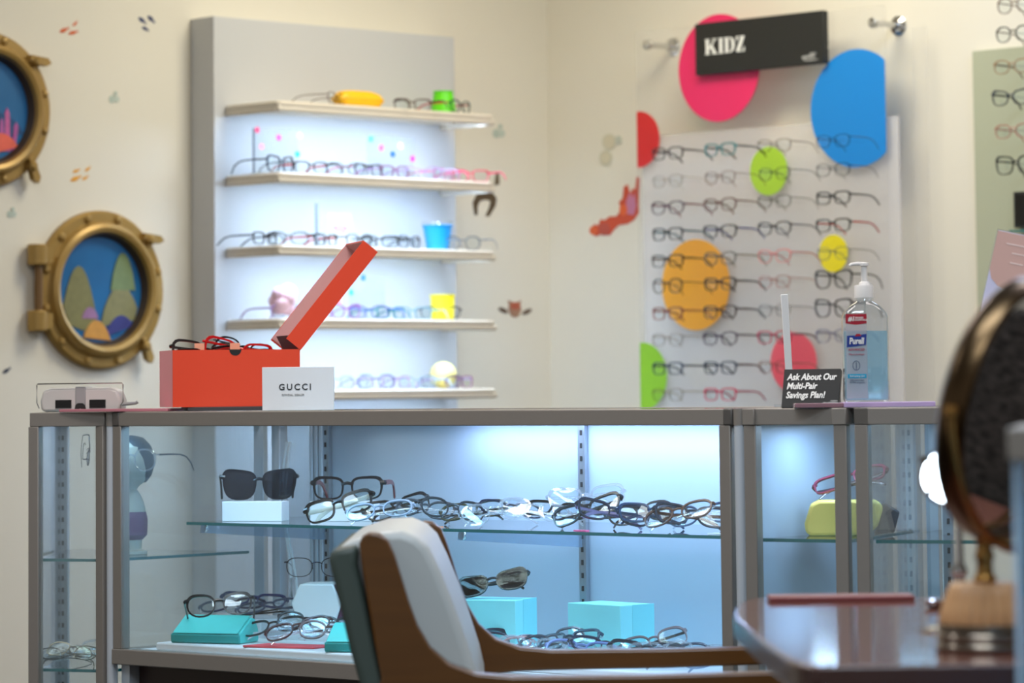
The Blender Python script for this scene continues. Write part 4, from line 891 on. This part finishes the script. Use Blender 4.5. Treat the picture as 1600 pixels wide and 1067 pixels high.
# lower deck
M_turq = mat('turquoise_leather', (72, 206, 196), .45, var=.04, scale=90, bump=.05); M_turqd = mat('teal_leather', (20, 150, 146), .45, var=.04, scale=90)
M_tbox = mat('turquoise_card', (150, 238, 240), .5)
ty = .035
xa = MC_F.hit(243, 1005, ty)[0]; xb = MC_F.hit(575, 1020, ty)[0]
t = thing('display_tray', MC_F.w(xa, ty, ZD), 'low white padded tray at the front left of the long case', 'tray', -42)
MB().box(0, xb - xa, 0, .20, 0, .016).build('pad', mat('white_leather', (232, 234, 234), .5, bump=.1, scale=120), t, .004, seg=3)
ZT2 = ZD + .0165
def pouch(px, v, z, L, label, yaw):
    t = thing('glasses_case', in_case(px, v, z), label, 'glasses case', yaw, 'turquoise folding glasses cases')
    pr = [(-.036, 0), (.040, 0), (.043, .006), (.041, .026), (.028, .046), (.014, .050), (-.036, .021), (-.040, .012), (-.040, .004)]
    MB().prism(pr, -L / 2, L / 2, 'x').build('case_body', M_turq, t, .003, seg=3)
    MB().prism([(-.0425, .003), (-.038, -.0), (-.034, .0), (-.0385, .0205), (-.0425, .017)], -L / 2 - .0008, L / 2 + .0008, 'x').build('front_edge', M_turqd, t, .002)
    MB().prism([(-.041, .0205), (-.036, .0222), (.013, .0512), (.022, .0512), (.022, .053), (.012, .0530), (-.037, .0242)], -L / 2 + .004, L / 2 - .004, 'x').build('flap', M_turq, t, smooth=30)
    return t
pouch(335, .10, ZT2, .155, 'turquoise glasses case carrying black eyeglasses on the white tray', -24)
glasses(in_case(342, .050, ZT2 + .019), 'black oval eyeglasses propped on the turquoise glasses case', None, 'bold', (14, 18, 24), None, (-14, -3, 4), sc=.98)
pouch(566, .10, ZT2, .13, 'turquoise glasses case partly hidden behind the chair back', -14)
t = thing('cloth', in_case(446, .085, ZT2), 'coral red cleaning cloth under the eyeglasses on the white tray', 'cloth', -20)
MB().prism([(-.085, -.02), (.075, -.035), (.085, .03), (-.06, .045)], 0, .004).build('cloth_sheet', mat('coral_cloth', (222, 84, 92), .8), t, .001)
pile([(425, .06, 'oval', BLACK, (220, 220, 226), 'black and white eyeglasses', (-50, -8, -16), .0), (463, .0, 'oval', (70, 40, 40), CRYS, 'tortoise eyeglasses', (-45, -12, -10), .0), (478, .07, 'oval', (44, 40, 44), CRYS, 'dark grey eyeglasses', (-40, 6, -22), .008), (515, .0, 'round', (90, 60, 56), CRYS, 'brown round eyeglasses', (-45, 6, -6), .0), (518, .08, 'oval', (40, 46, 50), None, 'charcoal eyeglasses', (-40, -4, 14), .006)], ZT2 + .0045, .085, ' on the coral red cloth', 'eyeglasses on the coral cloth')
t = thing('display_tray', in_case(392, .33, ZD), 'white tray of eyeglasses at the back left of the long case', 'tray', -42)
MB().box(-.11, .09, -.06, .06, 0, .050).build('pad', M_blk, t, .003)
pile([(362, .0, 'oval', (30, 34, 70), None, 'navy blue eyeglasses', (-62, -4, 6), .0), (395, .03, 'cat', (40, 50, 96), None, 'deep blue eyeglasses', (-58, 4, -4), .006), (420, .0, 'oval', (70, 76, 96), BLACK, 'grey blue eyeglasses', (-64, -6, 10), .0)], ZD + .0505, .31, ' on the white tray at the back left', 'eyeglasses on the back tray')
# white faceted case with metal eyeglasses
p = in_case(500, .30, ZD); t = thing('display_block', p, 'white block under the white faceted glasses case', 'display block', -30, 'white display blocks'); MB().box(-.05, .05, -.05, .05, 0, .054).build('block', M_blk, t, .001)
p = p + Vector((0, 0, .0545)); t = thing('glasses_case', p, 'white faceted upright glasses case behind the chair back', 'glasses case', -8)
oc = [(-.052, .035), (-.040, .0), (.040, .0), (.052, .035), (.034, .074), (-.034, .074)]
MB().prism(oc, -.045, .045, 'y').build('case_body', mat('white_leather', (232, 234, 234), .5), t, .003)
MB().prism([(.053, .036), (.041, .002), (.060, .006), (.068, .035), (.050, .066), (.036, .073)], -.040, .044, 'y').build('side_flap', mat('plum_leather', (84, 44, 74), .5), t, .002)
glasses(p + Vector((-.006, -.02, .0745)), 'black and silver metal eyeglasses on the white faceted case', None, 'wire', (30, 34, 50), (190, 190, 196), (-4, 0, -4), sc=1.0)
# turquoise boxes
def tbox(px, v, wd, dp, h, yaw, label):
    t = thing('gift_box', in_case(px, v, ZD), label, 'box', yaw, 'turquoise boxes in the long case')
    MB().box(-wd / 2, wd / 2, -dp / 2, dp / 2, 0, h).build('box_body', M_tbox, t, .0012)
    MB().box(wd / 2 - .0, wd / 2 + .0008, -dp / 2 + dp * .36, dp / 2 + .0006, .001, h + .0006).build('lid_edge', mat('turquoise_card_lid', (134, 230, 234), .5), t, .0004)
    text('TIFFANY & CO.', .0058, mat('teal_print', (40, 96, 104), .6), t, (-.012 * wd / .12, -dp / 2 - .0006, h * .42), UP, space=1.1); return t
t1 = tbox(772, .30, .132, .10, .112, -24, 'left turquoise box, with dark sunglasses lying on it')
g = glasses(in_case(768, .29, ZD + .1125), 'black sunglasses lying on the left turquoise box', None, 'cat', (16, 20, 26), None, (-34, -10, -8), True, lens=M_sunb, sc=1.02, name='sunglasses', cat='sunglasses')
t2 = tbox(952, .31, .150, .085, .112, -50, 'right turquoise box, turned sideways before the back panel')
t = thing('display_tray', in_case(925, .17, ZD), 'low white tray under the eyeglasses at the front right of the long case', 'tray', -42)
MB().box(-.34, .33, -.11, .07, 0, .012).build('pad', M_blk, t, .003)
pile([(742, .10, 'bold', (16, 30, 50), (60, 150, 190), 'black and blue eyeglasses', (-20, 6, 10), .0), (728, .02, 'oval', (190, 196, 206), CRYS, 'pale silver eyeglasses', (-55, 8, -10), .0), (775, .0, 'oval', (196, 150, 150), CRYS, 'rose clear eyeglasses', (-55, -6, -20), .0), (800, .07, 'oval', NAVY, None, 'navy eyeglasses, left of middle', (-55, 6, 10), .0), (828, .0, 'round', CRYS, CRYS, 'clear round eyeglasses, left of middle', (-52, 6, 0), .0), (862, .06, 'oval', SMK, None, 'smoky eyeglasses, near the middle', (-48, -10, 24), .006),
      (885, .09, 'rect', (24, 60, 84), None, 'dark teal blue eyeglasses, before the right box', (-40, -8, -30), .004), (905, .0, 'oval', (120, 140, 196), CRYS, 'lavender blue eyeglasses, right of middle', (-50, 4, -14), .0), (945, .04, 'oval', (30, 40, 66), (150, 160, 200), 'dark navy eyeglasses, right of middle', (-50, 8, 10), .0), (972, .0, 'rect', CRYS, CRYS, 'clear rectangular eyeglasses, right of middle', (-52, -6, -10), .0),
      (1008, .04, 'cat', (24, 30, 44), None, 'black cat eye eyeglasses', (-50, 5, 0), .0), (1020, .12, 'oval', (120, 100, 104), BLACK, 'brown grey eyeglasses, beside the right box', (-35, -12, 18), .004), (1052, .03, 'oval', (40, 50, 70), CRYS, 'slate eyeglasses, near the right post', (-52, -6, 14), .0), (1088, .05, 'round', CRYS, SMK, 'clear grey round eyeglasses, near the right post', (-50, 6, -8), .0), (1120, .02, 'oval', (150, 170, 196), None, 'pale blue eyeglasses, at the right post', (-50, -4, 8), .0)], ZD + .0125, .115, ' on the low front tray', 'eyeglasses low in the long case')

# ------------------------------------------------------------------ things in the corner cases
def on_z(px, py, z): return onz(px, py, z)
p = Vector((Rc.x - .022, Rc.y - .035, ZS + .0005))
t = thing('glasses_case', p, 'pale yellow rounded glasses case on the shelf of the small corner case', 'glasses case', -4)
M_ye = mat('lemon_case', (246, 220, 112), .5)
b = MB(); out = [(-.070, .006), (-.062, .0), (.040, .0), (.056, .016), (.066, .046), (.062, .056), (.052, .061), (-.046, .061), (-.060, .054), (-.071, .020)]
b.prism(out, -.030, .030, 'y'); b.build('front_shell', M_ye, t, .006, seg=3)
MB().prism([(.05, .0), (.085, .004), (.095, .04), (.068, .056), (.058, .018)], -.020, .045, 'y').build('dark_hinge_side', mat('dark_lining', (34, 42, 52), .5), t, .003)
glasses(p + Vector((.008, -.004, .0612)), 'burgundy eyeglasses lying on the pale yellow glasses case', None, 'rect', (120, 40, 66), (60, 40, 50), (-48, -14, -14), True)
# figurine in the left corner case
p = at(205, 852, 7.34); p.z = .6695
t = thing('figurine', p, 'cream figurine with dark hair and purple dress in the left corner case', 'figurine', -30)
pr = [(.034, 0), (.034, .006), (.022, .010), (.024, .05), (.032, .075), (.030, .10), (.020, .125), (.012, .135), (.016, .142), (.034, .155), (.044, .175), (.046, .20), (.038, .225), (.018, .240), (.001, .243)]
MB().lathe(pr, 28).build('body', mat('cream_clay', (206, 204, 186), .6), t)
MB().lathe([(.024, .030), (.034, .040), (.035, .075), (.026, .105), (.022, .106)], 28, caps=False).build('purple_dress', mat('purple_cloth', (120, 60, 104), .7), t)
rg = []
for z, r, a0 in ((.150, .030, 100), (.165, .042, 80), (.19, .049, 70), (.21, .047, 60), (.228, .040, 40), (.244, .024, 20), (.249, .004, 0)):
    rg.append([Vector((r * math.cos(R(q)), .004 + r * math.sin(R(q)) * .95, z)) for q in [(-90 + a0) + (360 - 2 * a0) * i / 16 for i in range(17)]] )
MB().loft(rg, closed=True).build('hair', mat('dark_hair', (34, 46, 60), .6), t, smooth=60)
glasses(p + Vector((.005, -.052, .198)), 'thin wire eyeglasses worn by the cream figurine', None, 'round', CRYS, SMK, (0, 0, -30), rest=False)
p = at(122, 701, 7.3)
for i, (px, py, Y, k, col, yaw, lb) in enumerate(((140, 704, 7.36, 'wire', (50, 50, 56), 100, 'dark wire eyeglasses hung beside the figurine in the left corner case'),)):
    q = at(px, py, Y); t_ = glasses(q, lb, None, k, col, None, (0, 30, yaw), True, rest=False, sc=.8)
for px, py, kd, col, lb, rot in ((112, 1038, 'wire', (150, 140, 120), 'gold wire eyeglasses at the front of the low shelf in the left corner case', (-50, 5, -30)), (122, 1028, 'oval', CRYS, 'clear eyeglasses at the back of the low shelf in the left corner case', (-40, -5, 20)), (104, 1034, 'wire', (70, 66, 60), 'dark wire eyeglasses on the left of the low shelf in the left corner case', (-55, 0, 40))):
    q = at(px, py, 7.26 + .05 * (1038 - py) / 10); q.z = .4445; glasses(q, lb, 'eyeglasses on the low corner shelf', kd, col, None, rot, True)

# ------------------------------------------------------------------ armchair
M_cw = wood('chair_wood', (98, 60, 18), (76, 45, 11), (6, 30, 60), .28)
M_up = mat('grey_vinyl', (182, 188, 188), .40, var=.03, scale=8); M_upd = mat('dark_green_vinyl', (62, 74, 68), .5, var=.04, scale=8)
YN, YF = 4.88, 5.44
def XZ(px, py, Y): q = at(px, py, Y); return q.x, q.z
ch_ = thing('armchair', (at(780, 900, 5.2).x, 5.16, 0), 'wooden armchair with grey vinyl back, in front of the display case', 'chair')
ox, oy = ch_.location.x, ch_.location.y
fl = lambda x: 0.0
def side(Y, dy, name):
    up = [(561, 850), (566, 838), (577, 832), (592, 834), (606, 845), (616, 868), (626, 900), (638, 940), (652, 978), (672, 1012), (702, 1038), (745, 1053), (800, 1058), (1000, 1056), (1238, 1050)]
    lo = [(1244, 1056), (1244, 1074), (1232, 1080), (1000, 1088), (800, 1092), (740, 1094), (690, 1100), (655, 1130)]
    k = Y / YN; pts = [XZ(x, y, YN) for x, y in up + lo]
    xr, zr = pts[-1]; x0_ = pts[0][0]
    pts += [(xr + .01, zr - .12), (xr - .005, .25), (xr - .03, .0), (xr - .075, .0), (xr - .075, .25), (xr - .085, zr - .02)]
    pts += [XZ(x, y, YN) for x, y in ((596, 1060), (584, 1000), (574, 940), (566, 890))]
    pts = [(x - ox + (0 if Y == YN else .062), z + (0 if Y == YN else -.006)) for x, z in pts]
    b = MB(); b.prism(pts[::-1], Y - oy, Y - oy + dy, 'y'); s_ = b.build(name, M_cw, ch_, .006, seg=3, smooth=30)
    xe, ze = XZ(1236, 1075, YN); xe -= ox - (0 if Y == YN else .062)
    MB().prism([(xe - .055, ze), (xe, ze), (xe - .015, .0), (xe - .045, .0)][::-1], Y - oy + .004, Y - oy + dy - .004, 'y').build('front_leg', M_cw, s_, .004)
side(YN, .042, 'side_frame'); side(YF, .042, 'side_frame')
# padded back between the frames
fr_ = [(655, 836), (672, 852), (690, 890), (708, 935), (726, 985), (744, 1040), (752, 1075)]; bk_ = [(575, 1075), (556, 1010), (542, 950), (530, 900), (523, 872), (526, 858)]; tp_ = [(548, 842), (590, 828), (630, 826)]
Yb0, Yb1 = YN + .044, YF - .002
poly = [XZ(x, y, Yb0 + .06) for x, y in tp_ + fr_ + bk_]; poly = [(x - ox, z) for x, z in poly]
xm = [XZ(x, y, Yb0 + .06)[0] - ox for x in (1,) for x, y in ((565, 840), (640, 1075))]
low = [(poly[9][0] + .005, .46), (poly[10][0] + .012, .46)]
body = poly[:10] + low + poly[10:]
MB().prism(body[::-1], Yb0 - oy, Yb1 - oy, 'y').build('backrest', M_up, ch_, .016, seg=4, smooth=40)
rear = [(x - .004, z) for x, z in poly[10:]]; rear = [(low[1][0] - .004, .44)] + rear; rear[-1] = (rear[-1][0], rear[-1][1] + .004); rr_ = rear + [(x + .040, z + (.006 if i == 0 else -.004)) for i, (x, z) in enumerate(rear[::-1])]
MB().prism(rr_, Yb0 - oy - .03, Yb1 - oy - .002, 'y').build('rear_cover', M_upd, ch_, .010, seg=3, smooth=40)
xs_ = poly[9][0] - .03; xe = XZ(1200, 1075, YN)[0] - ox
MB().box(xs_, xe, YN + .046 - oy, YF - .004 - oy, .36, .46).build('seat_cushion', M_up, ch_, .02, seg=4)

# ------------------------------------------------------------------ table on the right
ZTB = .730
M_tab = wood('table_walnut', (116, 76, 64), (96, 60, 52), (3, 30, 30), .09); M_tabe = wood('table_edge', (62, 34, 28), (48, 24, 20), (3, 30, 30), .25)
tl = [onz(px, py, ZTB) for px, py in ((1450, 935), (1178, 934), (1158, 940), (1149, 948), (1146, 956), (1149, 966), (1192, 1004), (1222, 1024), (1234, 1032), (1250, 1038), (1275, 1040), (1582, 1037))]
tl[0].x = .94; tl[-1].x = .94
tb = thing('table', (.62, 4.0, 0), 'dark walnut table with rounded corners at the right', 'table')
pp = [(q.x - .62, q.y - 4.0) for q in tl]
b = MB().prism(pp, ZTB - .028, ZTB); o_ = b.build('tabletop', [M_tab, M_tabe], tb, .004, seg=3)
for f in o_.data.polygons: f.material_index = 0 if f.normal.z > .5 else 1
MB().box(-.22, .28, -.42, .38, .60, ZTB - .028).build('apron', M_tabe, tb)
for x, y in ((-.20, -.40), (.26, -.40), (-.20, .36), (.26, .36)): MB().box(x - .02, x + .02, y - .02, y + .02, 0, .62).build('leg', M_tabe, tb, .003)
q = onz(1203, 941, ZTB); q2 = onz(1428, 944, ZTB)
t = thing('folder', (q.x, q.y, ZTB + .0004), 'thin burgundy leather folder lying at the back edge of the table', 'folder', 0)
MB().box(0, (1428 - 1203) / F * q.y, 0, .06, 0, .006).build('cover', mat('burgundy_leather', (124, 58, 58), .45), t, .001)
# round table mirror
cm = at(1588, 640, 3.64); Rm = .140
nrm = Vector((.80, -.56, -.22)).normalized()
zb_ = ZTB; bc = at(1541, 1000, 3.64)
mr = thing('table_mirror', (bc.x, 3.64, ZTB), 'round brass framed table mirror on a fluted wooden base', 'mirror')
mo = Vector((bc.x, 3.64, ZTB))
QZ = nrm.to_track_quat('Z', 'Y').to_matrix().to_4x4(); MM = Matrix.Translation(cm - mo) @ QZ
MB().lathe([(Rm * .90, .002), (Rm * .915, .010), (Rm * .95, .013), (Rm * .985, .011), (Rm, .004), (Rm, -.012), (Rm * .97, -.018), (Rm * .88, -.018), (Rm * .88, -.012)], 72, M=MM, caps=False).build('ring_frame', mat('dark_brass', (74, 58, 40), .28, 1.0), mr, smooth=50)
MB().lathe([(Rm * .915, -.010), (Rm * .915, .003), (Rm * .85, .0045), (.001, .0045)], 72, M=MM, caps=False).build('mirror_glass', mat('silvered_mirror', (222, 222, 220), .03, 1.0), mr, smooth=20)
bowl = [(Rm * .97, -.018), (Rm * .9, -.026), (Rm * .5, -.034), (.001, -.036)]
MB().lathe(bowl, 48, M=MM, caps=False).build('back_shell', mat('dark_brass', (74, 58, 40), .28, 1.0), mr)
base = []
n = 192
def flr(r, z, d): return [Vector((r * (1 + d * math.cos(24 * 2 * math.pi * i / n)) * math.cos(2 * math.pi * i / n), r * (1 + d * math.cos(24 * 2 * math.pi * i / n)) * math.sin(2 * math.pi * i / n), z)) for i in range(n)]
MB().loft([flr(.0475, .0275, .02), flr(.0485, .030, .035), flr(.0445, .045, .035), flr(.0405, .058, .035), flr(.0365, .0665, .035), flr(.034, .070, .02), flr(.012, .0705, .0)]).build('fluted_base', wood('pale_wood', (206, 160, 112), (178, 128, 84), (8, 8, 60), .35), mr, smooth=60)
MB().lathe([(.051, 0), (.0535, .003), (.0535, .007), (.050, .010), (.0525, .013), (.0525, .017), (.049, .020), (.0515, .023), (.050, .028), (.046, .029)], 56).build('base_rim', mat('old_silver', (140, 128, 116), .22, 1.0), mr, smooth=50)
top = cm - mo - Vector((0, 0, Rm * .97)); top.y = 0 + (cm.y - mo.y) * .0; top.x = (top.x) * .12
MB().lathe([(.010, .068), (.013, .074), (.009, .080), (.0085, .092), (.011, .098), (.0085, .104), (.008, .112), (.011, .116), (.006, .122)], 24).build('stem', mat('antique_brass', (150, 112, 62), .25, 1.0), mr, smooth=50)
cl = cm - mo; side_ = nrm.cross(Vector((0, 0, 1))).normalized()
yk = []
for i in range(25):
    a = R(180 + 180 * i / 24); q = cl + side_ * (Rm * 1.045 * math.cos(a)) + Vector((0, 0, 1)) * (Rm * 1.045 * math.sin(a)); yk.append(q)
mid = yk[12]
MB().tube(yk, .0042, 10).build('yoke', mat('antique_brass', (150, 112, 62), .25, 1.0), mr)
MB().tube([(0, 0, .118), (mid.x * .5, mid.y * .5, (.118 + mid.z) / 2), mid], .006, 10).build('yoke_arm', mat('antique_brass', (150, 112, 62), .25, 1.0), mr)
for e in (yk[0], yk[-1]): MB().lathe([(.001, -.008), (.007, -.006), (.008, 0), (.007, .006), (.001, .008)], 14, M=Matrix.Translation(e)).build('pivot_knob', mat('antique_brass', (150, 112, 62), .25, 1.0), mr)
fab = bpy.data.materials['carpet'].copy(); fab.name = 'woven_fabric'
fab.node_tree.nodes['Mapping'].inputs['Scale'].default_value = (30, 16, 70)
pn = thing('added_backdrop', (.985, 4.7, 0), 'added dark fabric backdrop out of view, reflected in the round mirror', 'added_backdrop')  # added out of view so the mirror reflects something dark
MB().box(0, .05, -1.2, 1.0, .04, 1.02).build('fabric_panel', fab, pn, .004); MB().box(-.01, .06, -1.2, 1.0, 0, .04).build('base_rail', M_alu, pn)
# small shaving mirror standing behind it
cs = at(1497, 742, 3.92)
t = thing('hand_mirror', (cs.x, cs.y, ZTB), 'small bright round mirror peeking out behind the large table mirror', 'mirror')
ms = Vector((cs.x, cs.y, ZTB)); n2 = Vector((-.22, -.79, .57)).normalized(); M2 = Matrix.Translation(cs - ms) @ n2.to_track_quat('Z', 'Y').to_matrix().to_4x4()
MB().lathe([(.0405, .002), (.043, .004), (.044, 0), (.042, -.004), (.02, -.008), (.001, -.009)], 40, M=M2, caps=False).build('rim', mat('rose_metal', (150, 110, 100), .3, 1.0), t)
MB().lathe([(.041, .0015), (.001, .0022)], 40, M=M2, caps=False).build('mirror_glass', mat('silvered_mirror', (222, 222, 220), .03, 1.0), t)
kp = at(1436, 718, 3.9) - ms
MB().tube([kp + Vector((.012, 0, .0)), kp], [.003, .0035], 10).build('knob', mat('dark_brass', (74, 58, 40), .28, 1.0), t)
b = MB().lathe([(.001, 0), (.045, .0), (.045, .004), (.012, .009), (.006, .012), (.0065, .03), (.009, .036), (.006, .042), (.009, .050), (.006, .058), (.010, .066), (.006, .076), (.004, max(.08, (cs - ms).z - .048))], 20, M=Matrix.Translation((.0, 0.01, 0)))
b.build('stand', M_chrome, t)
# little silver dish
q = onz(1478, 948, ZTB); t = thing('dish', (q.x, q.y, ZTB + .0004), 'small flat silver dish at the foot of the round mirror', 'dish')
MB().lathe([(.020, 0), (.026, .003), (.028, .008), (.026, .008), (.020, .004), (.001, .003)], 28, caps=False).build('bowl', M_chrome, t)

# ------------------------------------------------------------------ near display case cut by the right edge
fx = at(1574, 700, 3.0)
np_ = [(fx.x, 3.0), (fx.x + .6, 2.82), (fx.x + .7, 3.12), (fx.x + .06, 3.32)]
nt_, NP, Nc = poly_case('blurred grey framed glass case, nearest the viewer at the right edge', [(p[0], p[1]) for p in np_], (0, 1, 2, 3), .12, (.60, .36), led=True, posts=False, pane=glass('milky_pane', (.9, .95, .98), 1.0, .05, milk=.75, milkc=(214, 232, 244)))
